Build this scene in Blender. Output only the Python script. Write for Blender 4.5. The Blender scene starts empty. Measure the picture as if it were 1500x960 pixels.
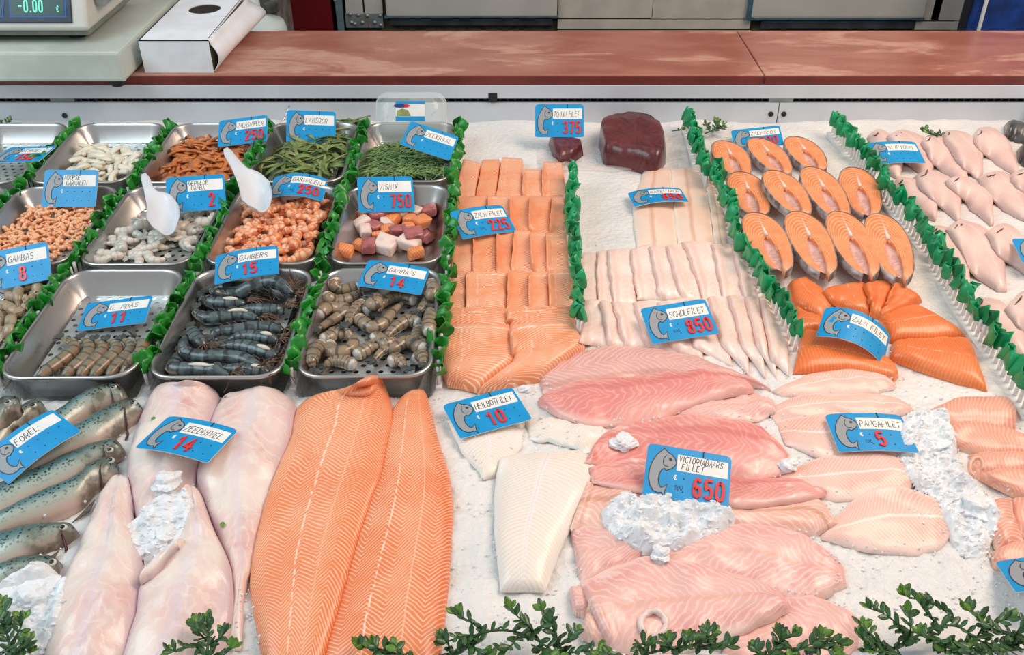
import bpy, bmesh, math, random
import numpy as np
from mathutils import Vector, Matrix, Euler

random.seed(7)
RNG = np.random.RandomState(7)
SC = bpy.context.scene
COL = SC.collection

# ------------------------------------------------------------------ camera
F_PX, PITCH, CAM_H = 1400.0, 0.6021, 0.86
cam_d = bpy.data.cameras.new('camera')
cam_d.sensor_width = 36.0
cam_d.lens = F_PX / 1500.0 * 36.0
cam_d.clip_start = 0.02
cam_d.clip_end = 100
cam = bpy.data.objects.new('camera', cam_d)
COL.objects.link(cam)
cam.location = (0, 0, CAM_H)
cam.rotation_euler = (math.pi / 2 - PITCH, 0, 0)
SC.camera = cam

# ------------------------------------------------------------------ world, lights, exposure
SC.view_settings.view_transform = 'Standard'
SC.view_settings.look = 'None'
SC.view_settings.gamma = 1.0
SC.view_settings.use_curve_mapping = False
SC.view_settings.exposure = 0.08
w = bpy.data.worlds.new('world')
SC.world = w
w.use_nodes = True
w.node_tree.nodes['Background'].inputs[0].default_value = (0.93, 0.96, 1.0, 1)
w.node_tree.nodes['Background'].inputs[1].default_value = 0.52


def area(name, loc, target, size, power, color):
    d = bpy.data.lights.new(name, 'AREA')
    d.shape = 'RECTANGLE'
    d.size, d.size_y = size
    d.energy = power
    d.color = color
    o = bpy.data.objects.new(name, d)
    COL.objects.link(o)
    o.location = loc
    o.rotation_euler = (Vector(target) - Vector(loc)).to_track_quat('-Z', 'Y').to_euler()
    return o


area('stall_light_cool', (-1.9, 0.9, 1.9), (-0.2, 1.3, 0), (1.6, 1.6), 29, (0.70, 0.91, 1.0))
area('stall_light_warm', (1.5, 1.5, 2.0), (0.45, 1.15, 0), (1.5, 1.2), 44, (1.0, 0.76, 0.60))

# ------------------------------------------------------------------ projection helpers
_CP, _SP = math.cos(PITCH), math.sin(PITCH)


def _dir(px, py):
    px = np.asarray(px, float)
    py = np.asarray(py, float)
    a = (px - 750) / F_PX
    b = (480 - py) / F_PX
    return a, _CP + b * _SP, -_SP + b * _CP


def on_z(px, py, z):
    """point of the place seen at a photo pixel, on the level z"""
    a, b, c = _dir(px, py)
    t = (z - CAM_H) / c
    return a * t, b * t


def on_y(px, py, Y):
    a, b, c = _dir(px, py)
    t = Y / b
    return float(a * t), float(CAM_H + c * t)


def project(P):
    P = np.asarray(P, float)
    X, Y, Z = P[..., 0], P[..., 1], P[..., 2] - CAM_H
    zc = Y * _CP - Z * _SP
    up = Y * _SP + Z * _CP
    return np.stack([750 + F_PX * X / zc, 480 - F_PX * up / zc], -1)


def zm(pts, Z):
    """zoomed reading (x0, y0, scale) -> photo pixels"""
    return [(Z[0] + x / Z[2], Z[1] + y / Z[2]) for x, y in pts]


# ------------------------------------------------------------------ height map of everything lying on the counter
HX0, HY0, HC = -1.5, 0.35, 0.004
HN = (int(3.0 / HC), int(1.9 / HC))
H = np.zeros(HN)


def hq(x, y):
    i = np.clip(((np.asarray(x) - HX0) / HC).astype(int), 0, HN[0] - 1)
    j = np.clip(((np.asarray(y) - HY0) / HC).astype(int), 0, HN[1] - 1)
    return H[i, j]


def hput(x, y, z):
    i = ((np.asarray(x) - HX0) / HC).astype(int).ravel()
    j = ((np.asarray(y) - HY0) / HC).astype(int).ravel()
    z = np.asarray(z).ravel()
    ok = (i >= 0) & (i < HN[0]) & (j >= 0) & (j < HN[1])
    np.maximum.at(H, (i[ok], j[ok]), z[ok])


_ng = RNG.rand(64, 64)


def vnoise(x, y):
    x = np.asarray(x) % 64
    y = np.asarray(y) % 64
    i, j = np.floor(x).astype(int), np.floor(y).astype(int)
    fx, fy = x - i, y - j
    fx, fy = fx * fx * (3 - 2 * fx), fy * fy * (3 - 2 * fy)
    i %= 64
    j %= 64
    i1, j1 = (i + 1) % 64, (j + 1) % 64
    return (_ng[i, j] * (1 - fx) + _ng[i1, j] * fx) * (1 - fy) + (_ng[i, j1] * (1 - fx) + _ng[i1, j1] * fx) * fy


def cr(pts, n):
    """Catmull-Rom through the points, n samples"""
    p = np.asarray(pts, float)
    if len(p) == 2:
        t = np.linspace(0, 1, n)[:, None]
        return p[0] * (1 - t) + p[1] * t
    q = np.vstack([2 * p[0] - p[1], p, 2 * p[-1] - p[-2]])
    s = np.linspace(0, len(p) - 1 - 1e-9, n)
    k = s.astype(int)
    t = (s - k)[:, None]
    a, b, c, d = q[k], q[k + 1], q[k + 2], q[k + 3]
    return .5 * (2 * b + (c - a) * t + (2 * a - 5 * b + 4 * c - d) * t ** 2 + (3 * b - a - 3 * c + d) * t ** 3)


# ------------------------------------------------------------------ objects
def mesh(name, verts, faces, uv=None, smooth=True):
    m = bpy.data.meshes.new(name)
    m.from_pydata([tuple(map(float, v)) for v in verts], [], [tuple(int(i) for i in f) for f in faces])
    if uv is not None:
        lay = m.uv_layers.new(name='UVMap')
        idx = np.zeros(len(m.loops), dtype=np.int32)
        m.loops.foreach_get('vertex_index', idx)
        lay.data.foreach_set('uv', np.asarray(uv, dtype=np.float32)[idx].ravel())
    if smooth:
        m.polygons.foreach_set('use_smooth', np.ones(len(m.polygons), dtype=bool))
    m.validate()
    return m


def obj(name, m, mat=None, parent=None, loc=(0, 0, 0), rot=None):
    o = bpy.data.objects.new(name, m)
    COL.objects.link(o)
    if mat is not None and m is not None and len(m.materials) == 0:
        m.materials.append(mat)
    o.location = loc
    if rot is not None:
        o.rotation_euler = rot
    if parent is not None:
        o.parent = parent
    return o


def tag(o, label=None, cat=None, group=None, kind=None):
    if label:
        o['label'] = label
    if cat:
        o['category'] = cat
    if group:
        o['group'] = group
    if kind:
        o['kind'] = kind
    return o


def thing(name, label, cat, loc=(0, 0, 0), rot=(0, 0, 0), group=None):
    o = obj(name, None, None, None, loc, rot)
    o.empty_display_size = 0.02
    return tag(o, label, cat, group)


def copy_tree(src, loc=None, rot=None, scale=None):
    c = src.copy()
    COL.objects.link(c)
    if loc is not None:
        c.location = loc
    if rot is not None:
        c.rotation_euler = rot
    if scale is not None:
        c.scale = (scale, scale, scale) if not hasattr(scale, '__len__') else scale
    for ch in src.children:
        d = ch.copy()
        COL.objects.link(d)
        d.parent = c
        for g in ch.children:
            e = g.copy()
            COL.objects.link(e)
            e.parent = d
    return c


class MB:
    """collects simple shapes into one mesh"""

    def __init__(s):
        s.v, s.f = [], []

    def add(s, v, f):
        k = len(s.v)
        s.v += [tuple(map(float, p)) for p in v]
        s.f += [tuple(int(i) + k for i in q) for q in f]
        return s

    def box(s, a, b, bev=0.0):
        (x0, y0, z0), (x1, y1, z1) = a, b
        if bev <= 0:
            v = [(x, y, z) for z in (z0, z1) for y in (y0, y1) for x in (x0, x1)]
            return s.add(v, [(0, 2, 3, 1), (4, 5, 7, 6), (0, 1, 5, 4), (2, 6, 7, 3), (0, 4, 6, 2), (1, 3, 7, 5)])
        bm = bmesh.new()
        bmesh.ops.create_cube(bm, size=1)
        for q in bm.verts:
            q.co = ((x0 + x1) / 2 + q.co.x * (x1 - x0), (y0 + y1) / 2 + q.co.y * (y1 - y0), (z0 + z1) / 2 + q.co.z * (z1 - z0))
        bmesh.ops.bevel(bm, geom=list(bm.edges), offset=bev, segments=2, affect='EDGES', profile=.6)
        bm.verts.index_update()
        s.add([q.co[:] for q in bm.verts], [[q.index for q in f.verts] for f in bm.faces])
        bm.free()
        return s

    def tube(s, pts, r, n=6, caps=True):
        v, f = tube_geo(pts, r, n, caps)
        return s.add(v, f)

    def prism(s, poly, z0, z1):
        n = len(poly)
        v = [(x, y, z0) for x, y in poly] + [(x, y, z1) for x, y in poly]
        f = [tuple(range(n - 1, -1, -1)), tuple(range(n, 2 * n))]
        f += [(i, (i + 1) % n, n + (i + 1) % n, n + i) for i in range(n)]
        return s.add(v, f)

    def build(s, name, mat, parent=None, smooth=False, loc=(0, 0, 0), rot=None):
        return obj(name, mesh(name, s.v, s.f, None, smooth), mat, parent, loc, rot)


def tube_geo(pts, r, n=6, caps=True):
    p = np.asarray(pts, float)
    m = len(p)
    r = np.broadcast_to(np.asarray(r, float), (m,))
    t = np.gradient(p, axis=0)
    t /= np.linalg.norm(t, axis=1)[:, None] + 1e-12
    ref = np.array([0, 0, 1.0])
    if abs(t[0] @ ref) > .9:
        ref = np.array([1.0, 0, 0])
    v = []
    for i in range(m):
        a = ref - t[i] * (ref @ t[i])
        a /= np.linalg.norm(a) + 1e-12
        b = np.cross(t[i], a)
        ref = a
        for k in range(n):
            th = 2 * math.pi * k / n
            v.append(p[i] + r[i] * (math.cos(th) * a + math.sin(th) * b))
    f = [(i * n + k, i * n + (k + 1) % n, (i + 1) * n + (k + 1) % n, (i + 1) * n + k) for i in range(m - 1) for k in range(n)]
    if caps:
        f += [tuple(range(n - 1, -1, -1)), tuple((m - 1) * n + k for k in range(n))]
    return v, f


# ------------------------------------------------------------------ materials
def lin(c, k=1.0):
    return tuple(((x / 255 / 12.92) if x / 255 <= .04045 else ((x / 255 + .055) / 1.055) ** 2.4) * k for x in c) + (1,)


class Mat:
    def __init__(s, name, base=(200, 200, 200), rough=.4, metal=0.0, spec=.5, coat=0.0, sss=0.0, emit=None, trans=0.0, alpha=1.0):
        s.m = bpy.data.materials.new(name)
        s.m.use_nodes = True
        s.t = s.m.node_tree
        s.b = s.t.nodes['Principled BSDF']
        s.set('Base Color', lin(base))
        s.set('Roughness', rough)
        s.set('Metallic', metal)
        s.set('Specular IOR Level', spec)
        s.set('Coat Weight', coat)
        s.set('Coat Roughness', .12)
        if sss:
            s.set('Subsurface Weight', sss)
            s.set('Subsurface Radius', (.012, .005, .003))
            s.set('Subsurface Scale', 1.0)
        if trans:
            s.set('Transmission Weight', trans)
        if emit:
            s.set('Emission Color', lin(emit[0]))
            s.set('Emission Strength', emit[1])
        if alpha < 1:
            s.set('Alpha', alpha)
        s._uv = s._ob = None

    def set(s, k, v):
        if hasattr(v, 'is_output'):
            s.t.links.new(v, s.b.inputs[k])
        else:
            s.b.inputs[k].default_value = v

    def node(s, typ, ins=(), **props):
        n = s.t.nodes.new(typ)
        for k, v in props.items():
            setattr(n, k, v)
        for k, v in (ins.items() if isinstance(ins, dict) else enumerate(ins)):
            if v is None:
                continue
            if hasattr(v, 'is_output'):
                s.t.links.new(v, n.inputs[k])
            else:
                n.inputs[k].default_value = v
        return n

    def mth(s, op, a, b=None, c=None, clamp=False):
        return s.node('ShaderNodeMath', [a, b, c], operation=op, use_clamp=clamp).outputs[0]

    def uv(s):
        if s._uv is None:
            n = s.node('ShaderNodeUVMap', uv_map='UVMap')
            q = s.node('ShaderNodeSeparateXYZ', [n.outputs[0]])
            s._uv = (q.outputs[0], q.outputs[1], n.outputs[0])
        return s._uv

    def ob(s):
        if s._ob is None:
            s._ob = s.node('ShaderNodeTexCoord').outputs['Object']
        return s._ob

    def noise(s, scale, detail=3, vec=None, rough=.55, dist=0.0):
        n = s.node('ShaderNodeTexNoise', {'Vector': vec if vec is not None else s.ob(), 'Scale': scale, 'Detail': detail, 'Roughness': rough, 'Distortion': dist})
        return n.outputs[0]

    def mr(s, v, a, b, c=0.0, d=1.0, smooth=True):
        n = s.node('ShaderNodeMapRange', [v, a, b, c, d], interpolation_type='SMOOTHSTEP' if smooth else 'LINEAR')
        return n.outputs[0]

    def mix(s, f, a, b):
        n = s.node('ShaderNodeMix', data_type='RGBA')
        for k, v in ((0, f), (6, a), (7, b)):
            if hasattr(v, 'is_output'):
                s.t.links.new(v, n.inputs[k])
            else:
                n.inputs[k].default_value = v if k == 0 else (lin(v) if len(v) == 3 else v)
        return n.outputs[2]

    def bump(s, h, strength=.3, dist=.002):
        n = s.node('ShaderNodeBump', {'Height': h, 'Strength': strength, 'Distance': dist})
        s.set('Normal', n.outputs[0])
        return n


def plain(name, base, rough=.45, var=0.0, scale=40, bump=0.0, **k):
    m = Mat(name, base, rough, **k)
    if var or bump:
        nz = m.noise(scale, 4)
        if var:
            dark = tuple(max(0, c * (1 - var)) for c in base)
            m.set('Base Color', m.mix(m.mr(nz, .35, .65), base, dark))
        if bump:
            m.bump(nz, bump, .001)
    return m.m


def flesh(name, base, line, freq=90, zig=1.0, k=1.0, amt=.7, base2=None, s2=14, mids=(), edge=None, edge_w=.25,
          rough=.36, wob=.35, sharp=(.2, .95), bump=.25, grain=0.0, blot=None, blot_rng=(.62, .72), skew=0.0, coat=.25, sss=.12, vshade=None, ulines=()):
    """raw fish flesh: muscle flakes as fine lines that zigzag across the piece (u = metres along, v = across)"""
    m = Mat(name, base, rough, coat=coat, sss=sss)
    u, v, uvv = m.uv()
    n1 = m.noise(22, 3)
    n2 = m.noise(s2, 3)
    zz = m.mth('PINGPONG', m.mth('MULTIPLY', v, zig), .5)
    ph = m.mth('ADD', m.mth('MULTIPLY', u, freq), m.mth('MULTIPLY', zz, k))
    ph = m.mth('ADD', ph, m.mth('MULTIPLY', n1, wob * 4))
    if skew:
        ph = m.mth('ADD', ph, m.mth('MULTIPLY', v, skew))
    sn = m.mth('SINE', m.mth('MULTIPLY', ph, 6.28318))
    fac = m.mr(sn, sharp[0], sharp[1])
    fade = m.mth('MULTIPLY', m.mr(n2, .25, .5, .45, 1.0), m.mr(m.noise(55, 3), .28, .52, .5, 1.0))
    fac = m.mth('MULTIPLY', m.mth('MULTIPLY', fac, fade), amt)
    col = lin(base)
    if base2:
        col = m.mix(m.mr(n2, .40, .62), base, base2)
    if vshade:
        col = m.mix(m.mr(m.mth('ADD', v, m.mth('MULTIPLY', m.mth('SUBTRACT', n1, .5), .3)), vshade[1], vshade[2]), col, vshade[0])
    if blot:
        n3 = m.noise(9, 4, rough=.7)
        col = m.mix(m.mr(n3, *blot_rng), col, blot)
    col = m.mix(fac, col, line)
    h = fac
    for mid in mids:
        d = m.mth('ABSOLUTE', m.mth('SUBTRACT', m.mth('ADD', v, m.mth('MULTIPLY', m.mth('SUBTRACT', n1, .5), .05)), mid[0]))
        mf = m.mth('MULTIPLY', m.mr(d, mid[1], mid[1] * .3), mid[3])
        if len(mid) > 4:
            mf = m.mth('MULTIPLY', mf, m.mr(m.noise(120, 2), .42, .52))
        col = m.mix(mf, col, mid[2])
    for u0, uw, uc, ua in ulines:
        d = m.mth('ABSOLUTE', m.mth('SUBTRACT', m.mth('ADD', u, m.mth('MULTIPLY', m.mth('SUBTRACT', n1, .5), .008)), u0))
        uf = m.mth('MULTIPLY', m.mth('MULTIPLY', m.mr(d, uw, uw * .4), ua), m.mr(m.noise(150, 2), .42, .54))
        col = m.mix(uf, col, uc)
    if edge:
        e = m.mth('ABSOLUTE', m.mth('SUBTRACT', m.mth('MULTIPLY', v, 2), 1))
        col = m.mix(m.mr(e, 1 - edge_w, 1.0), col, edge)
    m.set('Base Color', col)
    fine = m.noise(260, 2)
    m.bump(m.mth('ADD', m.mth('MULTIPLY', h, .6), m.mth('MULTIPLY', fine, .35)), bump, .0015)
    return m.m
# ------------------------------------------------------------------ material library
WHITE_LINE = (250, 214, 190)
SALMON = flesh('salmon_flesh', (234, 136, 84), (254, 218, 192), 180, 3.0, 7.0, .7, (238, 154, 106), 10,
               mids=((.46, .014, (252, 220, 200), .85, 1), (.70, .008, (250, 196, 160), .6)), wob=.75, bump=.2, vshade=((234, 126, 64), .55, 1.05))
SALMON2 = flesh('salmon_flesh_deep', (232, 128, 74), (254, 214, 186), 175, 3.0, -7.5, .75, (236, 148, 98), 12,
                mids=((.36, .013, (252, 220, 200), .8, 1), (.68, .010, (250, 200, 168), .6)), wob=.75, bump=.2, vshade=((230, 116, 56), .6, 1.05))
SALMON_CUT = flesh('salmon_portion', (236, 142, 92), (254, 218, 190), 210, 1.0, 8.0, .85, (240, 158, 114), 16, ulines=((.020, .0016, (254, 232, 214), .8),),
                   mids=((.28, .02, (252, 220, 198), .5, 1),), wob=.4, skew=4.0)
SALMON_CUT2 = flesh('salmon_portion_dark', (232, 130, 76), (252, 206, 172), 200, 1.0, -8.0, .85, (238, 148, 98), 16, wob=.4, skew=-4)
TROUT_FLESH = flesh('sea_trout_flesh', (228, 114, 52), (246, 170, 116), 220, 1.0, 6.0, .35, (232, 128, 68), 14,
                    mids=((.5, .012, (250, 214, 180), .6, 1),), wob=.4)
STEAK_FLESH = flesh('salmon_steak_flesh', (238, 148, 92), (252, 206, 170), 9, 1.0, .0, .6, (232, 130, 72), 40, wob=.25, skew=5.0,
                    vshade=((240, 170, 130), .9, 1.0))
PANGA = flesh('pale_pink_fillet', (240, 192, 176), (250, 226, 214), 190, 1.0, 12, .6, (236, 172, 154), 14,
              mids=((.5, .035, (252, 232, 222), .75),), edge=(246, 216, 204), edge_w=.4, wob=.5)
PERCH = flesh('pink_perch_fillet', (234, 184, 174), (250, 226, 218), 85, 1.0, -9.0, .45, (228, 160, 152), 9,
              mids=((.52, .05, (222, 164, 140), .4),), edge=(242, 206, 194), wob=1.3, blot=(242, 206, 196), blot_rng=(.54, .66))
PERCH_RED = flesh('red_perch_fillet', (226, 140, 132), (248, 204, 194), 80, 1.0, -8.0, .42, (234, 168, 156), 8,
                  mids=((.32, .08, (200, 104, 96), .4),), edge=(240, 190, 178), wob=1.3, blot=(246, 218, 210), blot_rng=(.60, .66))
PERCH_GREY = flesh('greyish_perch_fillet', (224, 172, 162), (248, 218, 208), 85, 1.0, 9.0, .46, (216, 156, 146), 8,
                   mids=((.85, .07, (200, 146, 130), .5),), edge=(238, 198, 186), wob=.7)
PERCH_BROWN = flesh('brown_lined_perch_fillet', (236, 190, 174), (252, 228, 216), 85, 1.0, 9.0, .46, (232, 174, 156), 8,
                    mids=((.42, .09, (184, 124, 76), .5),), edge=(242, 206, 192), wob=.8)
HALIBUT = flesh('halibut_flesh', (240, 230, 220), (226, 202, 182), 165, 1.0, 9.0, .5, (244, 232, 218), 8,
                mids=((.47, .05, (242, 236, 232), .6), (.47, .010, (210, 206, 206), .35)), edge=(244, 238, 230), wob=.5)
REDDISH = flesh('tan_pink_fillet', (228, 162, 138), (246, 208, 188), 190, 1.0, 3.0, .55, (222, 150, 126), 14,
                mids=((.75, .06, (216, 124, 108), .4),), edge=(234, 188, 164), wob=.3)
COD = flesh('cod_fillet', (240, 212, 192), (248, 230, 216), 200, 1.0, 8.0, .5, (234, 196, 174), 10,
            mids=((.42, .09, (218, 158, 130), .5), (.42, .012, (190, 124, 104), .35)), edge=(246, 226, 212), wob=.4)
PLAICE = flesh('plaice_fillet', (244, 226, 215), (250, 238, 230), 70, 1.0, 3.0, .3, (240, 210, 197), 12,
               mids=((.2, .12, (234, 188, 174), .45), (.7, .05, (246, 228, 216), .5)), edge=(234, 188, 174), edge_w=.25, wob=.9, bump=.2)
MONK = flesh('monkfish_flesh', (238, 222, 210), (248, 236, 228), 34, 1.0, 4.0, .3, (232, 200, 190), 8,
             mids=((.47, .10, (220, 210, 222), .4),), edge=(212, 186, 190), edge_w=.35, wob=1.2, blot=(216, 158, 152), blot_rng=(.57, .76), bump=.6, rough=.32, coat=.3)
SOLE = flesh('sole_skin', (234, 206, 196), (222, 192, 182), 30, 1.0, 2.0, .2, (226, 190, 180), 10,
             mids=((.5, .05, (240, 216, 206), .4),), edge=(206, 178, 172), edge_w=.3, wob=.9, bump=.25, blot=(222, 176, 164), blot_rng=(.56, .75))
TUNA = flesh('tuna_flesh', (98, 38, 42), (132, 66, 64), 38, 1.0, 3.0, .28, (82, 30, 34), 14, wob=1.4, sss=0.0, rough=.3, bump=.3)
TUNA_CUBE = plain('tuna_cube_flesh', (186, 106, 104), .35, .2, 60, coat=.3)
WHITE_CUBE = plain('white_fish_cube_flesh', (240, 214, 202), .35, .08, 60, coat=.3)
SALMON_CUBE = flesh('salmon_cube_flesh', (232, 132, 70), (250, 196, 150), 200, 1.0, 3.0, .5, wob=.3)
MEMBRANE = plain('steak_membrane', (230, 184, 172), .3, .15, 120, coat=.3)
BONE = plain('fish_bone_white', (242, 214, 200), .4)
SKIN_DARK = plain('silver_skin', (196, 176, 170), .3, .45, 45, metal=.2)
BELLY_RIM = plain('pale_belly_skin', (226, 196, 186), .35)


def trout_skin():
    m = Mat('trout_skin', (150, 165, 160), .3, metal=.1, coat=.4)
    u, v, uvv = m.uv()
    n = m.noise(18, 3)
    vv = m.mth('ADD', v, m.mth('MULTIPLY', m.mth('SUBTRACT', n, .5), .18))
    col = m.mix(m.mr(vv, .12, .50), (38, 62, 66), (84, 124, 124))
    col = m.mix(m.mr(vv, .46, .74), col, (170, 180, 166))
    col = m.mix(m.mr(vv, .72, .98), col, (206, 178, 164))
    hd = m.mr(m.mth('ADD', u, m.mth('MULTIPLY', n, .02)), .075, .055)
    col = m.mix(m.mth('MULTIPLY', hd, m.mr(m.noise(60, 3), .35, .6, .25, .85)), col, (92, 88, 70))
    vo = m.node('ShaderNodeTexVoronoi', {'Vector': m.ob(), 'Scale': 230.0, 'Randomness': 1.0})
    sp = m.mth('MULTIPLY', m.mr(vo.outputs[0], .42, .30), m.mr(vv, .86, .55))
    sp = m.mth('MULTIPLY', sp, m.mr(m.noise(70, 2), .38, .48))
    col = m.mix(sp, col, (24, 34, 34))
    m.set('Base Color', col)
    m.bump(m.noise(420, 2), .2, .001)
    return m.m


TROUT = trout_skin()
TROUT_HEAD = plain('trout_head_skin', (126, 128, 112), .3, .55, 90, metal=.2, coat=.4)
FIN = plain('fish_fin', (112, 98, 84), .4, .3, 200)
GILL = plain('gill_red', (84, 34, 32), .35, .3, 90)
EYE_RING = plain('fish_eye_ring', (206, 204, 190), .15, coat=.6)
EYE_BLACK = plain('fish_eye_pupil', (14, 14, 16), .08, coat=.8)
DARK_FISH = plain('dark_fish_skin', (84, 82, 80), .3, .5, 40, coat=.4)


def prawn_mat(name, base, band, freq, amt, belly=None, rough=.28, n2=None, sharp=(.55, .95)):
    m = Mat(name, base, rough, coat=.45, sss=.05)
    u, v, uvv = m.uv()
    nz = m.noise(60, 3)
    s = m.mth('SINE', m.mth('ADD', m.mth('MULTIPLY', u, freq * 6.283), m.mth('MULTIPLY', nz, 2.0)))
    col = lin(base)
    if n2:
        col = m.mix(m.mr(nz, .42, .60), base, n2)
    if belly:
        col = m.mix(m.mr(m.mth('ABSOLUTE', m.mth('SUBTRACT', v, .5)), .25, .45), col, belly)
    f = m.mth('MULTIPLY', m.mr(s, *sharp), amt)
    m.set('Base Color', m.mix(f, col, band))
    m.bump(m.mth('ADD', f, m.mth('MULTIPLY', m.noise(300, 2), .4)), .3, .001)
    return m.m


PR_TIGER = prawn_mat('tiger_prawn_shell', (82, 98, 100), (24, 29, 32), 7.0, .9, None, n2=(54, 62, 64))
PR_TIGER_HEAD = plain('tiger_prawn_head', (66, 66, 66), .3, .5, 60, coat=.4)
PR_HEADLESS = prawn_mat('headless_prawn_shell', (132, 116, 94), (56, 52, 48), 6.5, .75, (168, 146, 124), n2=(152, 128, 98))
PR_GREEN = prawn_mat('grey_green_prawn_shell', (108, 108, 94), (54, 56, 52), 7.0, .7, (150, 118, 92), n2=(140, 124, 92))
PR_BEIGE = prawn_mat('beige_prawn_shell', (168, 152, 122), (120, 108, 88), 7.0, .5, (190, 158, 130), n2=(150, 130, 98))
PR_RAW = prawn_mat('raw_peeled_prawn', (206, 202, 192), (158, 158, 156), 5.0, .45, None, n2=(222, 208, 192))
PR_COOKED = prawn_mat('cooked_peeled_prawn', (244, 196, 160), (230, 122, 66), 5.0, .85, None, n2=(238, 158, 108), sharp=(-.1, .9))
PR_SMALL = prawn_mat('small_cooked_shrimp', (246, 184, 136), (234, 136, 80), 4.0, .65, None, n2=(248, 200, 160), sharp=(-.1, .9))
PR_TAIL = plain('prawn_tail_fan', (74, 78, 76), .3, .3, 120, coat=.4)
PR_TAIL_RED = plain('prawn_tail_fan_red', (216, 98, 52), .3, .3, 120, coat=.3)
PR_CUT = plain('prawn_cut_flesh', (206, 198, 190), .3, .12, 120, coat=.4)
PR_WHISKER = plain('prawn_whisker', (132, 96, 70), .4, .5, 200)
PR_WHITE = plain('prawn_pale_ridge', (220, 208, 190), .3)
SQUID = plain('squid_flesh', (240, 230, 208), .3, .08, 50, .1, coat=.4, sss=.1)
STRIP_ORANGE = plain('orange_fish_strip', (216, 126, 60), .35, .25, 60, .15, coat=.3)


def ice_mat():
    m = Mat('crushed_ice', (226, 226, 224), .32, spec=.5, sss=.15)
    m.set('Subsurface Radius', (.02, .025, .03))
    n1 = m.noise(70, 5, rough=.7)
    n2 = m.noise(6, 3)
    col = m.mix(m.mr(n2, .35, .65), (234, 231, 227), (222, 222, 220))
    vo = m.node('ShaderNodeTexVoronoi', {'Vector': m.ob(), 'Scale': 110.0})
    m.set('Base Color', col)
    m.bump(m.mth('ADD', m.mth('MULTIPLY', n1, .8), m.mth('MULTIPLY', vo.outputs[0], .5)), .6, .006)
    return m.m


ICE = ice_mat()
ICE_CHIP = plain('ice_chip', (234, 236, 238), .3, .03, 90, .25, spec=.5)
STEEL = Mat('brushed_steel', (190, 187, 184), .25, metal=1.0)
_n = STEEL.noise(6, 4, dist=.3)
STEEL.set('Roughness', STEEL.mr(_n, .3, .7, .2, .38))
STEEL.bump(STEEL.noise(180, 2), .04, .001)
STEEL = STEEL.m
PLATE = plain('perforated_steel', (214, 218, 216), .3, .1, 30, metal=.75)
BLUE = plain('card_blue', (0, 150, 212), .36, .05, 30)
CARD_BACK = plain('card_edge_white', (226, 230, 232), .5)
LABEL_W = plain('card_label_white', (238, 236, 230), .55, .03, 60)
LOGO = plain('logo_grey', (150, 154, 158), .45)
LOGO_LINE = plain('logo_outline', (52, 48, 50), .5)
INK = plain('marker_ink', (40, 40, 48), .6)
INK_FADED = plain('marker_ink_faded', (150, 154, 160), .6)
RED_DIGIT = plain('red_digit_plastic', (222, 44, 40), .3, coat=.3)
PEG = plain('peg_hole', (30, 42, 52), .6)
GREEN = plain('green_plastic_leaf', (10, 158, 96), .34, .12, 50, coat=.2)
GREEN2 = plain('bright_green_plastic_leaf', (28, 148, 36), .34, .25, 50, coat=.2)
WHITE_PL = plain('white_plastic', (232, 230, 226), .35, .04, 20)
SCOOP_W = plain('scoop_white_plastic', (222, 224, 228), .3, coat=.2)
BOX_LEAF = plain('boxwood_leaf', (66, 106, 58), .36, .45, 60, coat=.2)
BOX_LEAF_L = plain('boxwood_leaf_young', (104, 150, 52), .36, .3, 60, coat=.2)
BOX_STEM = plain('boxwood_stem', (48, 92, 50), .5, .3, 90)
ASTER = plain('sea_aster_leaf', (134, 156, 88), .42, .3, 50, .1)
ASTER_L = plain('sea_aster_leaf_pale', (164, 174, 106), .42, .25, 50, .1)
SAMPHIRE = plain('samphire', (134, 166, 100), .4, .3, 80, .1)
CREAM = plain('cream_enamel', (204, 212, 202), .35, .08, 8)
SCALE_BODY = plain('scale_plastic', (208, 206, 196), .4, .05, 10)
SCALE_BASE = plain('scale_grey_base', (128, 132, 124), .4, .1, 20)
RUBBER = plain('black_rubber', (26, 26, 26), .6)
LCD = Mat('display_green', (4, 52, 50), .2, coat=.1, emit=((8, 90, 84), .06)).m
LCD_DIGIT = Mat('display_digit', (120, 230, 200), .3, emit=((90, 220, 190), .35)).m
LCD_FRAME = plain('display_frame', (18, 34, 58), .25)
LCD_BLUE = plain('display_border', (24, 84, 150), .3)
CARDBOARD = plain('white_cardboard', (238, 240, 244), .6, .05, 14, .05)
CARDBOARD_IN = plain('brown_cardboard_inside', (136, 110, 78), .7, .1, 40)
PANEL_W = plain('counter_white_enamel', (214, 218, 224), .35, .04, 6)
SLOT = plain('vent_slot_black', (18, 16, 18), .5)
GRILLE = plain('vent_grille_rib', (56, 44, 46), .45)
CAB_W = plain('cabinet_white', (192, 190, 182), .35, .06, 4)
CAB_EDGE = plain('cabinet_blue_edge', (70, 104, 118), .4, .2, 20)
KICK = plain('kick_plate_grey', (90, 92, 96), .35, .25, 10, metal=.5)
TILE = plain('cream_tile', (196, 188, 176), .3, .07, 12)
GROUT = plain('dirty_grout', (70, 62, 46), .8, .4, 40)
ZINC = plain('zinc_plate', (164, 172, 172), .35, .15, 30, metal=.6)
RUST = plain('rust_stain', (138, 84, 40), .8)
RED_PAINT = plain('dark_red_panel', (112, 6, 20), .4, .12, 8)
STEELBLUE = plain('blue_grey_door', (106, 132, 142), .4, .1, 10)
GREYPLASTIC = plain('grey_plastic', (132, 130, 124), .5, .25, 20)
BLUE_CLOTH = plain('blue_quilted_cloth', (18, 66, 150), .8, .3, 14, .3)
DARK_CLOTH = plain('dark_cloth', (22, 26, 40), .8)
CLEAR = Mat('clear_plastic', (232, 244, 240), .06, spec=.6, alpha=.30, coat=.4).m


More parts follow.
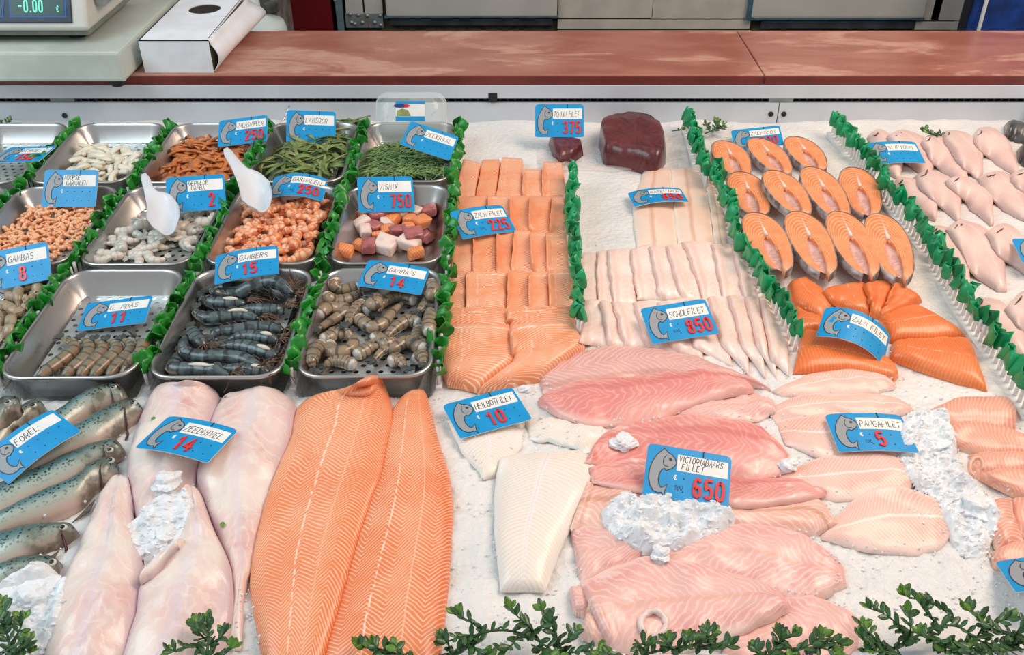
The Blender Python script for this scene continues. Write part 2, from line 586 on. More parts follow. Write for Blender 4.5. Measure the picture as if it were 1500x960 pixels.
def worktop_mat():
    m = Mat('red_brown_board', (150, 78, 62), .42)
    st = m.node('ShaderNodeMapping', {'Vector': m.ob(), 'Scale': (1.0, 2.6, 1.0)}).outputs[0]
    n1 = m.noise(2.6, 6, st, .62, .6)
    n2 = m.noise(26, 4, st)
    n3 = m.noise(5, 3, st)
    col = m.mix(m.mr(n3, .35, .65), (158, 98, 82), (174, 116, 99))
    dry = m.mth('MULTIPLY', m.mr(n1, .50, .58), m.mr(n2, .25, .6, .2, .7))
    col = m.mix(dry, col, (202, 160, 142))
    m.set('Base Color', col)
    m.set('Roughness', m.mr(n1, .42, .60, .22, .5))
    return m.m


WORKTOP = worktop_mat()
WORK_EDGE = plain('red_brown_board_edge', (120, 46, 40), .4, .12, 20)
WORK_EDGE2 = WORK_EDGE
FILM = Mat('clear_film', (240, 232, 228), .12, spec=.6, alpha=.28, coat=.3).m
# ------------------------------------------------------------------ tray grid (tray columns and rows on the ice)
RIM = 0.040
KH = CAM_H - RIM
TX0, TY0, TDX, TDY, TW, TL = [k * KH for k in (-1.1397, 1.3088, .2577, .3813, .2398, .3652)]
TROT = 0.0088


def tray_pt(gx, gy):
    c, s = math.cos(TROT), math.sin(TROT)
    return gx * c - gy * s, gx * s + gy * c


TRAYS = [(c, r) for r in (0, 1, 2) for c in (-1, 0, 1, 2, 3) if not (r == 0 and c == -1)]
FRONT_Y = .535
BACK_Y = float(on_z(750, 178, 0.0)[1])

# ice surface, low under the trays
gx = HX0 + (np.arange(HN[0]) + .5) * HC
gy = HY0 + (np.arange(HN[1]) + .5) * HC
GX, GY = np.meshgrid(gx, gy, indexing='ij')
H[:] = (vnoise(GX * 7, GY * 7) - .5) * .012 + (vnoise(GX * 23 + 9, GY * 23) - .5) * .005
in_tray = np.zeros_like(H, bool)
for c, r in TRAYS:
    x, y = tray_pt(TX0 + TDX * c + TW / 2, TY0 + TDY * r + TL / 2)
    in_tray |= (np.abs(GX - x) < TW / 2 - .004) & (np.abs(GY - y) < TL / 2 - .004)
ICE_H = np.where(in_tray, -.03, H)

st = 2
sub = ICE_H[::st, ::st].copy()
sx, sy = GX[::st, ::st], GY[::st, ::st]
rough = (vnoise(sx * 60, sy * 60) - .5) * .006 + (vnoise(sx * 120 + 3, sy * 120) - .5) * .004
front = np.clip((1.55 - sy) / .6, .25, 1)
sub = sub + rough * front
ok = (sy > FRONT_Y - .02) & (sy < BACK_Y + .01)
jj = np.where(ok[0])[0]
sub, sx, sy = sub[:, jj], sx[:, jj], sy[:, jj]
ni, nj = sub.shape
V = np.stack([sx, sy, sub], -1).reshape(-1, 3)
I, J = np.meshgrid(np.arange(ni - 1), np.arange(nj - 1), indexing='ij')
a = (I * nj + J).ravel()
ice = obj('ice_bed', mesh('ice_bed', V, np.stack([a, a + nj, a + nj + 1, a + 1], -1)), ICE)
tag(ice, 'white crushed ice spread over the whole sales counter', 'ice', kind='stuff')

# ------------------------------------------------------------------ counter
Y_B = BACK_Y
z_bt = on_y(750, 151, Y_B)[1]
cn = thing('display_counter', 'white enamelled fish counter with back panels, vent slot and rail', 'counter', (0, Y_B, 0))


def part_box(name, a, b, mat, parent=cn, bev=.0015):
    return MB().box(a, b, bev).build(name, mat, parent)


xs1 = on_y(1140, 165, Y_B)[0]
part_box('back_panel', (-1.75, 0, -.08), (xs1 - .001, .012, z_bt), PANEL_W)
part_box('back_panel', (xs1 + .001, 0, -.08), (1.62, .012, z_bt), PANEL_W)
for px, py in ((95, 169), (1129, 167), (1148, 167)):
    x, z = on_y(px, py, Y_B)
    t = np.linspace(0, 2 * math.pi, 13)[:-1]
    MB().prism([(.006 * math.cos(q), .006 * math.sin(q)) for q in t], 0, .003).build('screw', RUBBER, cn, loc=(x, 0, z), rot=(math.pi / 2, 0, 0))
z_r0 = on_y(750, 143.5, Y_B)[1]
z_r1 = on_y(750, 124, Y_B)[1]
part_box('vent_slot', (-1.75, .030, z_bt - .02), (1.62, .05, z_r0 + .01), SLOT)
_b = MB().box((-.0022, .012, z_bt - .004), (.0022, .03, z_r0 + .002))
rib = mesh('vent_rib', _b.v, _b.f, smooth=False)
rib.materials.append(GRILLE)
for i in range(150):
    o = obj('vent_rib', rib, None, cn, (-1.30 + i * .0172, 0, 0))
for px in (90, 617, 1145):
    x = on_y(px, 147, Y_B)[0]
    part_box('slot_bracket', (x - .028, .004, z_bt - .001), (x + .028, .028, z_r0 + .002), ZINC)
part_box('rail', (-1.75, -.004, z_r0), (1.62, .05, z_r1), PANEL_W)
x, z = on_y(722, 143, Y_B)
part_box('rail_notch', (x - .010, -.006, z - .008), (x + .010, .0, z + .012), SLOT)
xe = on_y(1492, 160, Y_B)[0]
part_box('side_panel', (xe + .02, -1.45, -.08), (xe + .05, .0, z_bt), PANEL_W)
fy = on_z(1300, 957, 0.012)[1]
fb = MB().box((-1.2, -.05, -.10), (1.2, 0, .012), .004).build('front_ledge', PANEL_W, cn, loc=(.4, fy - Y_B + .004, 0))
fb.rotation_euler = (0, 0, .018)

part_box('tub', (-1.75, -1.45, -.95 + .05), (1.62, .05, -.10), PANEL_W, bev=.004)

# red brown worktop boards
wt = thing('worktop', 'red brown worktop boards with pale dried stains behind the ice', 'worktop', (0, Y_B, z_r1))
z_wt = on_y(750, 110, Y_B)[1]
y_wb = float(on_z(750, 44.5, z_wt)[1]) - Y_B
xa = on_z(1120, 110, z_wt)[0]
for x0, x1 in ((-1.9, float(xa) - .0012), (float(xa) + .0012, 1.9)):
    b = MB().box((x0, 0, 0), (x1, y_wb, z_wt - z_r1), .003).build('board', WORKTOP, wt)
    MB().box((x0 + .0005, -.002, .0015), (x1 - .0005, .001, z_wt - z_r1 - .003)).build('edge_band', WORK_EDGE, b)
YW = Y_B

# ------------------------------------------------------------------ floor and back of the stall
Y_C = Y_B + 1.05
fl = MB().box((-3, -1.5, -.95), (3, Y_C + .6, -.90)).build('floor', plain('stall_floor', (96, 92, 88), .6, .2, 5))
tag(fl, 'grey stall floor behind the counter', kind='structure')
wl = MB().box((-3, Y_C + .30, -.92), (3, Y_C + .36, 1.6)).build('wall_back', plain('stall_wall', (120, 122, 120), .6, .1, 3))
tag(wl, 'back wall of the stall behind the cabinets', kind='structure')


def bx(px0, py0, px1, py1, Y, depth):
    """box whose front face fills a pixel rectangle on the plane Y"""
    x0, z1 = on_y(px0, py0, Y)
    x1, z0 = on_y(px1, py1, Y)
    return (x0, Y, z0), (x1, Y + depth, z1)


# refrigerator with red side
rd = thing('red_cabinet', 'dark red painted cabinet beside the blue grey post', 'cabinet', (on_y(452, 0, Y_C)[0], Y_C, -.9))
L0 = Vector(rd.location)


def pbx(name, rect, Y, depth, mat, parent, bev=.002, top=None, bottom=None):
    a, b = bx(*rect, Y, depth)
    a, b = list(a), list(b)
    if top is not None:
        b[2] = top
    if bottom is not None:
        a[2] = bottom
    o = Vector(parent.location)
    if parent.parent:
        o += Vector(parent.parent.location)
    return MB().box(tuple(Vector(a) - o), tuple(Vector(b) - o), bev).build(name, mat, parent)


pbx('door_panel', (412, 0, 489, 49), Y_C, .3, RED_PAINT, rd, top=.75, bottom=-.9)
pbx('hinge', (489, -6, 493, 6), Y_C - .01, .02, ZINC, rd)
ps = thing('door_post', 'blue grey metal post between red cabinet and white cabinet', 'post', (on_y(498, 0, Y_C)[0], Y_C, -.9))
pbx('post', (490, 0, 505, 49), Y_C - .005, .1, STEELBLUE, ps, top=.75, bottom=-.9)
pbx('cap_bolt', (488.5, 0, 493, 3), Y_C - .016, .01, ZINC, ps)

cb = thing('white_cabinet', 'white cabinet with riveted zinc corner plate and grey kick strip', 'cabinet', (on_y(650, 0, Y_C)[0], Y_C, -.9))
pbx('frame', (505, 0, 818, 49), Y_C + .01, .25, GROUT, cb, top=.75, bottom=-.9)
pbx('side_board', (505, 0, 532, 20), Y_C, .02, CAB_W, cb, top=.75)
pbx('side_board', (533, 0, 561, 20), Y_C, .02, CAB_W, cb, top=.75)
zp = pbx('corner_plate', (505, 19.5, 562, 41), Y_C - .004, .02, ZINC, cb)
rv = mesh('rivet', *(tube_geo([(0, .002, 0), (0, -.003, 0), (0, -.005, 0)], [.007, .006, .002], 8)), smooth=True)
rv.materials.append(ZINC)
for px, py in ((513, 21), (525, 22), (538, 23), (557, 23), (515, 33), (520, 35), (531, 33), (549, 33), (558, 37)):
    x, z = on_y(px, py, Y_C - .004)
    obj('rivet', rv, None, zp, Vector((x, Y_C - .004, z)) - Vector(cb.location))
pbx('rust_streak', (538, 25, 540.5, 40), Y_C - .005, .002, RUST, zp, 0)
dr = pbx('door', (564, 0, 816, 25), Y_C - .02, .03, CAB_W, cb, .006, top=.75)
pbx('door_edge', (563, 24, 818, 27), Y_C - .018, .03, CAB_EDGE, dr, 0)
pbx('kick_strip', (570, 28, 810, 38), Y_C - .006, .02, KICK, cb, .004)

tw = thing('tiled_plinth', 'cream tiled wall with dark dirty joints between the two cabinets', 'wall', (on_y(957, 0, Y_C)[0], Y_C, -.9))
pbx('backing', (819, -40, 1098, 55), Y_C + .004, .1, GROUT, tw, 0, bottom=-.9)
for rect in ((819, -30, 956, 27), (958, -30, 1100, 28), (817, 29, 957, 43), (957.6, 29, 1098, 43), (817, 45, 957, 60), (958, 45, 1098, 60)):
    pbx('tile', rect, Y_C - .002, .01, TILE, tw, .002)

cb2 = thing('white_cabinet', 'white cabinet with dented door and dark kick strip near the blue cloth', 'cabinet', (on_y(1230, 0, Y_C)[0], Y_C, -.9))
pbx('frame', (1099, 0, 1392, 49), Y_C + .01, .25, GROUT, cb2, top=.75, bottom=-.9)
d2 = pbx('door', (1103, 0, 1352, 27), Y_C - .02, .03, CAB_W, cb2, .006, top=.75)
pbx('door_edge', (1098, 0, 1103, 30), Y_C - .019, .03, CAB_EDGE, d2, 0, top=.75)
pbx('door_edge', (1098, 27, 1354, 30), Y_C - .018, .03, CAB_EDGE, d2, 0)
pbx('kick_strip', (1115, 31, 1340, 43), Y_C - .006, .02, KICK, cb2, .004)
for rect in ((1355, -30, 1375, 30), (1377, -30, 1406, 30), (1342, 32, 1372, 44), (1374, 32, 1402, 44)):
    pbx('tile', rect, Y_C - .004, .02, TILE, cb2, .002)
cl = thing('blue_quilted_cover', 'bright blue quilted cloth with white piping at the right edge', 'cloth', (on_y(1470, 0, Y_C)[0], Y_C - .3, -.9))
a_, b_ = bx(1436, -20, 1540, 60, Y_C - .3, .06)
nx, nz = 26, 22
vv = []
for k in range(nz + 1):
    for i in range(nx + 1):
        X = a_[0] + (b_[0] - a_[0]) * i / nx
        Zz = -.9 + (1.5) * k / nz
        vv.append((X, Y_C - .3 - .018 * abs(math.sin(Zz * 26 + .5 * math.sin(X * 9))) - .01 * math.sin(X * 13 + Zz * 5), Zz))
ff = [(k * (nx + 1) + i, k * (nx + 1) + i + 1, (k + 1) * (nx + 1) + i + 1, (k + 1) * (nx + 1) + i) for k in range(nz) for i in range(nx)]
q = obj('quilted_panel', mesh('quilted_panel', [tuple(Vector(p) - Vector(cl.location)) for p in vv], ff), BLUE_CLOTH, cl)
md = q.modifiers.new('t', 'SOLIDIFY')
md.thickness = .03
x0_, _z = on_y(1434, 20, Y_C - .3)
MB().tube([(x0_, Y_C - .32, -.9), (x0_, Y_C - .325, 0), (x0_, Y_C - .32, .6)], .006, 6).build('piping', WHITE_PL, cl, True, loc=-Vector(cl.location))
pbx('dark_lining', (1424, 0, 1434, 49), Y_C - .28, .05, DARK_CLOTH, cl, .004, top=.6, bottom=-.9)

# bottle and grey bin behind the carton
bt = thing('white_container', 'white plastic container with green mark behind the cardboard box', 'container', (on_y(376, 40, Y_C - .4)[0], Y_C - .4, -.2))
zt = on_y(376, 27, Y_C - .4)[1] + .2
v, f = tube_geo([(0, 0, 0), (0, 0, zt - .03), (0, 0, zt - .01), (0, 0, zt), (-.012, .01, zt + .02), (-.03, .03, zt + .30)], [.085, .085, .078, .03, .028, .045], 18)
obj('body', mesh('body', v, f), plain('container_white', (206, 218, 216), .4, .05, 8), bt)
xx, zz = on_y(374, 46, Y_C - .4)
MB().box((xx - .012 - bt.location.x, -.090, zz + .2 - .012), (xx + .012 - bt.location.x, -.083, zz + .2 + .008), .002).build('green_mark', GREEN, bt)
bn = thing('grey_machine_housing', 'dirty grey machine housing beside the dark red cabinet', 'machine', (on_y(402, 30, Y_C - .2)[0], Y_C - .2, -.9))
pbx('body', (393, 0, 411, 49), Y_C - .2, .2, GREYPLASTIC, bn, .01, top=.7, bottom=-.9)
pbx('bracket', (385, 5, 407, 20), Y_C - .23, .04, plain('dirty_bracket', (96, 92, 82), .5, .4, 30), bn, .006)

# ------------------------------------------------------------------ cream platform, digital scale, carton
zfoot = z_wt + .008
YP = Y_B - .06
xr, zb = on_y(186, 130, YP)
_, zt = on_y(177, 77, YP)
zb = max(zb, z_wt + .006)
pf = thing('scale_platform', 'cream enamelled platform under the digital scale', 'platform', (xr - .35, YP, z_wt))
hgt = zt - z_wt
MB().box((-1.0, 0, zb - z_wt), (.35, .55, hgt), .006).build('body', CREAM, pf)
ft = mesh('foot', *(tube_geo([(0, 0, -.004), (0, 0, .012)], [.013, .014], 12)), smooth=False)
ft.materials.append(RUBBER)
for x, y in ((.322, .11), (-.3, .11), (.32, .5), (-.3, .5)):
    obj('foot', ft, None, pf, (x, y, 0.004))
obj('foot', ft, None, pf, (.325, .018, zb - z_wt - .010))
# scale standing on the platform
YS = float(on_z(100, 63, zt)[1])
x1, zlow = on_y(134, 47, YS)
sc = thing('digital_scale', 'beige digital shop scale with green glowing display', 'scale', (x1 - .3, YS, zt))
H0 = .014
base_poly = [(.0, H0), (.0, H0 + .02), (.30, H0 + .02), (.30, H0)]
MB().box((-.34, .005, H0), (.292, .30, H0 + .018), .006).build('base', SCALE_BASE, sc)
prof = [(-.012, H0 + .015), (-.012, H0 + .026), (.045, H0 + .15), (.075, H0 + .16), (.29, H0 + .16), (.30, H0 + .015)]
mb = MB()
n = len(prof)
x0s, x1s = -.36, .30
vs = [(x0s, y, z) for y, z in prof] + [(x1s, y + 0.0, z) for y, z in prof]
mb.add(vs, [tuple(range(n)), tuple(range(2 * n - 1, n - 1, -1))] + [(i, i + n, (i + 1) % n + n, (i + 1) % n) for i in range(n)])
bd = mb.build('body', SCALE_BODY, sc)
mo = bd.modifiers.new('b', 'BEVEL')
mo.width = .008
mo.segments = 3
# display: a panel on the sloping front
p0, p1 = Vector((0, -.012, H0 + .026)), Vector((0, .045, H0 + .15))
up = (p1 - p0).normalized()
nrm = Vector((0, -up.z, up.y))
ang = math.atan2(up.z, up.y)
dp = obj('display_frame', mesh('display_frame', *(lambda b: (b.v, b.f))(MB().box((-.62, .008, -.002), (-.032, .085, .004), .001)), smooth=False), LCD_FRAME, sc, (.30, p0.y, p0.z), (ang, 0, 0))
for xa_, xb_ in ((-.165, -.042), (-.30, -.178)):
    MB().box((xa_, .018, .0035), (xb_, .081, .005)).build('window_border', LCD_BLUE, dp)
    MB().box((xa_ + .004, .022, .0045), (xb_ - .004, .077, .0058)).build('display_window', LCD, dp)
f3 = mesh('foot', *(tube_geo([(0, 0, 0), (0, 0, .02)], [.018, .02], 14)), smooth=False)
f3.materials.append(RUBBER)
for x, y in ((.245, .05), (-.06, .05), (.25, .25), (-.06, .25)):
    obj('foot', f3, None, sc, (x, y, 0))
MB().box((.300, .05, H0 + .05), (.322, .24, H0 + .09), .006).build('side_latch', ZINC, sc)
SCALE_DISPLAY = dp

# carton with oval opening
YX = YW + .012
xl, zl = on_y(214, 112, YX)
xrr, zr = on_y(314, 112, YX)
_, zt2 = on_y(250, 59, YX)
hb = zt2 - z_wt
cx = (xl + xrr) / 2
bxw = xrr - xl
ct = thing('cardboard_box', 'white cardboard box with oval opening and open side flap', 'box', (cx, YX, z_wt))
depth = .34
hx = bxw / 2
MB().box((-hx, 0, .001), (hx, .003, hb)).build('front_panel', CARDBOARD, ct)
MB().box((-hx, .003, .001), (-hx + .003, depth, hb)).build('side_panel', CARDBOARD, ct)
MB().box((-hx, depth - .003, .001), (hx, depth, hb)).build('back_panel', CARDBOARD, ct)
MB().box((-hx, .003, .001), (hx, depth, .004)).build('bottom_panel', CARDBOARD_IN, ct)
MB().box((hx - .004, .01, .001), (hx - .002, depth, hb)).build('inner_side', CARDBOARD_IN, ct)
# bulging open flap on the right
fv, nn = [], 8
for k in range(nn + 1):
    t = k / nn
    for j in range(nn + 1):
        s_ = j / nn
        bul = .045 * math.sin(math.pi * min(1, t * 1.1)) * (.35 + .65 * s_)
        fv.append((hx + .002 + bul + .010 * t * s_, .004 + (depth - .004) * s_, .002 + (hb - .002) * t))
ffc = [(k * (nn + 1) + j, k * (nn + 1) + j + 1, (k + 1) * (nn + 1) + j + 1, (k + 1) * (nn + 1) + j) for k in range(nn) for j in range(nn)]
fp = obj('side_flap', mesh('side_flap', fv, ffc), CARDBOARD, ct)
fm = fp.modifiers.new('s', 'SOLIDIFY')
fm.thickness = .002
# top panel with oval hole
oc = on_z(300, 13, z_wt + hb)
ox, oy = float(oc[0]) - cx, float(oc[1]) - YX
ra, rb_ = .038, .040
N = 32
tv, tf = [], []
for k in range(N):
    th = 2 * math.pi * k / N
    c_, s_ = math.cos(th), math.sin(th)
    tv.append((ox + ra * c_, oy + rb_ * s_, hb))
    tx = (hx - ox) / c_ if c_ > 1e-6 else ((-hx - ox) / c_ if c_ < -1e-6 else 1e9)
    ty = (depth - oy) / s_ if s_ > 1e-6 else ((0 - oy) / s_ if s_ < -1e-6 else 1e9)
    r_ = min(tx, ty)
    tv.append((ox + r_ * c_, oy + r_ * s_, hb))
for cxx, cyy in ((-hx, 0), (hx, 0), (hx, depth), (-hx, depth)):
    ths = math.atan2(cyy - oy, cxx - ox) % (2 * math.pi)
    k = int(round(ths / (2 * math.pi) * N)) % N
    tv[2 * k + 1] = (cxx, cyy, hb)
for k in range(N):
    a0, a1 = 2 * k, 2 * ((k + 1) % N)
    tf.append((a0, a0 + 1, a1 + 1, a1))
tp = obj('top_panel', mesh('top_panel', tv, tf, smooth=False), CARDBOARD, ct)
tm = tp.modifiers.new('s', 'SOLIDIFY')
tm.thickness = .002
tm.offset = -1
# ------------------------------------------------------------------ steel trays
def rrect(wd, ln, rad, n=6):
    pts = []
    for cx_, cy_, a0 in ((wd / 2 - rad, ln / 2 - rad, 0), (-wd / 2 + rad, ln / 2 - rad, 90), (-wd / 2 + rad, -ln / 2 + rad, 180), (wd / 2 - rad, -ln / 2 + rad, 270)):
        for k in range(n + 1):
            t = math.radians(a0 + 90 * k / n)
            pts.append((cx_ + rad * math.cos(t), cy_ + rad * math.sin(t)))
    return pts


def tray_mesh():
    loops = [(.030, -.014), (.022, -.010), (.0085, .030), (.0065, .0345), (.0005, .0345), (0.0, .0375), (.001, .0395), (.0035, RIM), (.0055, .0392), (.0072, .036), (.0095, .030), (.0235, .001), (.028, -.0035), (.035, -.005)]
    v, f = [], []
    n = 0
    for ins, z in loops:
        p = rrect(TW - 2 * ins, TL - 2 * ins, max(.012, .040 - ins * .75))
        n = len(p)
        v += [(x, y, z) for x, y in p]
    for k in range(len(loops) - 1):
        f += [(k * n + i, k * n + (i + 1) % n, (k + 1) * n + (i + 1) % n, (k + 1) * n + i) for i in range(n)]
    f += [tuple(range(n - 1, -1, -1)), tuple((len(loops) - 1) * n + i for i in range(n))]
    return mesh('tray_body', v, f)


def plate_mesh():
    """perforated insert with real round holes"""
    wd, ln, nx_, ny_ = TW - .060, TL - .064, 15, 15
    cw, cl_ = wd / nx_, ln / ny_
    v, f = [], []
    R = .0037
    for i in range(nx_):
        for j in range(ny_):
            cx_, cy_ = -wd / 2 + cw * (i + .5), -ln / 2 + cl_ * (j + .5)
            k = len(v)
            hole = (i + j) % 2 == 0
            sq = [(1, 0), (1, 1), (0, 1), (-1, 1), (-1, 0), (-1, -1), (0, -1), (1, -1)]
            v += [(cx_ + a * cw / 2, cy_ + b * cl_ / 2, 0) for a, b in sq]
            if hole:
                for z in (0, -.0012):
                    v += [(cx_ + R * 1.12 * math.cos(q * math.pi / 4), cy_ + R * 1.12 * math.sin(q * math.pi / 4), z) for q in range(8)]
                f += [(k + q, k + (q + 1) % 8, k + 8 + (q + 1) % 8, k + 8 + q) for q in range(8)]
                f += [(k + 8 + q, k + 8 + (q + 1) % 8, k + 16 + (q + 1) % 8, k + 16 + q) for q in range(8)]
            else:
                f.append(tuple(range(k, k + 8)))
    return mesh('perforated_insert', v, f, smooth=False)


TRAY_M, PLATE_M = tray_mesh(), plate_mesh()
TRAY_M.materials.append(STEEL)
PLATE_M.materials.append(PLATE)
TRAY_LABEL = {
    (0, 0): 'steel tray of beige prawns cut by the left edge, front row',
    (1, 0): 'nearly empty steel tray with six prawns and perforated floor',
    (2, 0): 'steel tray filled with black tiger prawns',
    (3, 0): 'steel tray of headless striped prawns beside the salmon portions',
    (-1, 1): 'sliver of a steel tray at the left edge, middle row',
    (0, 1): 'steel tray heaped with tiny orange shrimps',
    (1, 1): 'steel tray of raw grey peeled prawns with a scoop',
    (2, 1): 'steel tray of cooked orange prawns with a scoop',
    (3, 1): 'steel tray of mixed fish cubes',
    (-1, 2): 'empty perforated steel tray in the back left corner',
    (0, 2): 'steel tray of white squid pieces',
    (1, 2): 'steel tray of orange fish strips',
    (2, 2): 'steel tray of long green sea aster leaves',
    (3, 2): 'steel tray of thin green samphire with a clear punnet',
}
FLOOR_Z = {}
TRAY_C = {}
for c, r in TRAYS:
    x, y = tray_pt(TX0 + TDX * c + TW / 2, TY0 + TDY * r + TL / 2)
    TRAY_C[(c, r)] = (x, y)
    t = thing('steel_tray', TRAY_LABEL[(c, r)], 'tray', (x, y, 0), (0, 0, TROT), 'steel trays set in rows on the ice')
    obj('tray_body', TRAY_M, None, t)
    plate = (c, r) not in ((3, 1),)
    if plate:
        obj('perforated_insert', PLATE_M, None, t, (0, 0, .006))
    fz = .007 if plate else -.004
    FLOOR_Z[(c, r)] = fz
    m_ = (np.abs(GX - x) < TW / 2 - .004) & (np.abs(GY - y) < TL / 2 - .004)
    H[m_] = RIM - .004
    # sloping inner walls down to the floor
    dd = np.minimum(TW / 2 - np.abs(GX - x), TL / 2 - np.abs(GY - y))
    H[m_] = np.clip(RIM - (dd[m_] - .006) * 1.9, fz, RIM)


# ------------------------------------------------------------------ draped pieces (fillets, whole flat fish, slabs)
VS = np.array([0, .012, .04, .09, .16, .25, .34, .42, .5, .58, .66, .75, .84, .91, .96, .988, 1.0])


def smooth2(b, k):
    for _ in range(k):
        p = np.pad(b, 1, mode='edge')
        b = (p[:-2, 1:-1] + p[2:, 1:-1] + p[1:-1, :-2] + p[1:-1, 2:] + 2 * b) / 6
    return b


def ribbon(name, Lp, Rp, T, mat, Z=None, nu=26, prof=2.4, pw=.55, ends=(10, 10), limp=5, label=None, cat=None, group=None, parent=None,
           lumps=.0, zline=None, lift=0.0, ragged=1.0, grow=1.05, minz=.0012, dish=0.0, tshape=None, uvmul=1.0, kind=None, noput=False, ridge=0.0):
    """a soft piece: left and right edge read off the photo, laid on whatever lies under it, thickness T"""
    if Z:
        Lp, Rp = zm(Lp, Z), zm(Rp, Z)
    us = np.linspace(0, 1, nu - 4)
    us = np.sort(np.concatenate([us, [.008, .03, .97, .992]]))
    Ld, Rd = cr(Lp, 200), cr(Rp, 200)
    li = us * 199
    k0 = np.minimum(li.astype(int), 198)
    fr = (li - k0)[:, None]
    Ld = Ld[k0] * (1 - fr) + Ld[k0 + 1] * fr
    Rd = Rd[k0] * (1 - fr) + Rd[k0 + 1] * fr
    if grow != 1:
        mc = (Ld + Rd) / 2
        Ld, Rd = mc + (Ld - mc) * grow, mc + (Rd - mc) * grow
    if ragged:
        s1, s2 = random.random() * 60, random.random() * 60
        for ed, q in ((Ld, s1), (Rd, s2)):
            ax = Rd - Ld
            ax = ax / (np.linalg.norm(ax, axis=1)[:, None] + 1e-6)
            ed += ax * ((vnoise(us * 9 + q, us * 0 + q) - .5) * 3.2 + (vnoise(us * 30 + q, us * 0 + q + 7) - .5) * 1.6)[:, None] * ragged
    P = Ld[:, None, :] * (1 - VS[None, :, None]) + Rd[:, None, :] * VS[None, :, None]
    U, Vv = np.meshgrid(us, VS, indexing='ij')
    t = np.clip(1 - np.abs(2 * Vv - 1) ** prof, 0, 1) ** pw
    eu = np.ones_like(U)
    eu *= np.clip(1 - np.clip((.5 - U) * 2, 0, 1) ** ends[0], 0, 1) ** .5
    eu *= np.clip(1 - np.clip((U - .5) * 2, 0, 1) ** ends[1], 0, 1) ** .5
    t = t * eu
    if tshape is not None:
        t = t * np.interp(U, np.linspace(0, 1, len(tshape)), tshape)
    if ridge:
        t = t * (1 - ridge * np.exp(-((Vv - .5) / .06) ** 2))
    if dish:
        t = t - dish * (1 - np.abs(2 * Vv - 1) ** 2)
    if zline is not None:
        b = np.interp(U, np.linspace(0, 1, len(zline)), zline)
    else:
        z = np.full(U.shape, .4 * T)
        for _ in range(4):
            x, y = on_z(P[..., 0], P[..., 1], z)
            h = hq(x, y)
            b = np.maximum(smooth2(h, limp), h * .7 + smooth2(h, limp) * .3)
            b = smooth2(b, 2) + lift
            z = b + .4 * T
    x, y = on_z(P[..., 0], P[..., 1], b + .4 * T)
    top = b + minz + T * t
    sd = random.random() * 40
    if lumps:
        top = top + lumps * (vnoise(x * 45 + sd, y * 45) - .5) * np.clip(t * 1.5, 0, 1) + lumps * .5 * (vnoise(x * 120 + sd, y * 120) - .5) * np.clip(t, 0, 1)
    if not noput:
        for da in (0, .5):
            for db in (0, .5):
                def mid(q):
                    return (q[:-1, :-1] * (1 - da) + q[1:, :-1] * da) * (1 - db) + (q[:-1, 1:] * (1 - da) + q[1:, 1:] * da) * db
                hput(mid(x), mid(y), mid(top))
        # fill holes between samples
        bb = slice(max(0, int((x.min() - HX0) / HC)), int((x.max() - HX0) / HC) + 2), slice(max(0, int((y.min() - HY0) / HC)), int((y.max() - HY0) / HC) + 2)
        hb_ = H[bb]
        if hb_.size:
            p = np.pad(hb_, 1, mode='edge')
            nb = np.minimum(np.maximum(p[:-2, 1:-1], p[1:-1, :-2]), np.maximum(p[2:, 1:-1], p[1:-1, 2:]))
            H[bb] = np.maximum(hb_, nb)
    n0, n1 = x.shape
    c0 = np.array([x.mean(), y.mean(), b.min()])
    Vt = np.stack([x, y, top], -1).reshape(-1, 3) - c0
    Vb = np.stack([x, y, b if not dish else top - .0025], -1).reshape(-1, 3) - c0
    ln = np.linalg.norm(np.diff(np.stack([x[:, n1 // 2], y[:, n1 // 2]], -1), axis=0), axis=1)
    ul = np.concatenate([[0], np.cumsum(ln)])[:, None] * np.ones((1, n1)) * uvmul
    uv = np.stack([ul, Vv], -1).reshape(-1, 2)
    I, J = np.meshgrid(np.arange(n0 - 1), np.arange(n1 - 1), indexing='ij')
    a = (I * n1 + J).ravel()
    F1 = np.stack([a, a + 1, a + n1 + 1, a + n1], -1)
    # orientation: make top face up
    e1, e2 = Vt[F1[:, 1]] - Vt[F1[:, 0]], Vt[F1[:, 3]] - Vt[F1[:, 0]]
    flip = (e1[:, 0] * e2[:, 1] - e1[:, 1] * e2[:, 0]).sum() < 0
    N_ = n0 * n1
    F2 = F1[:, ::-1] + N_
    bd = [(i, 0) for i in range(n0)] + [(n0 - 1, j) for j in range(1, n1)] + [(i, n1 - 1) for i in range(n0 - 2, -1, -1)] + [(0, j) for j in range(n1 - 2, 0, -1)]
    bi = [i * n1 + j for i, j in bd]
    F3 = np.array([(bi[k], bi[k] + N_, bi[(k + 1) % len(bi)] + N_, bi[(k + 1) % len(bi)]) for k in range(len(bi))])
    Fs = np.vstack([F1, F2, F3[:, ::-1]])
    if flip:
        Fs = Fs[:, ::-1]
    m = mesh(name, np.vstack([Vt, Vb]), Fs, np.vstack([uv, uv]))
    po = Vector((0, 0, 0))
    if parent is not None:
        po = Vector(parent.location)
    o = obj(name, m, mat, parent, Vector(c0) - po)
    tag(o, label, cat, group, kind)
    return o


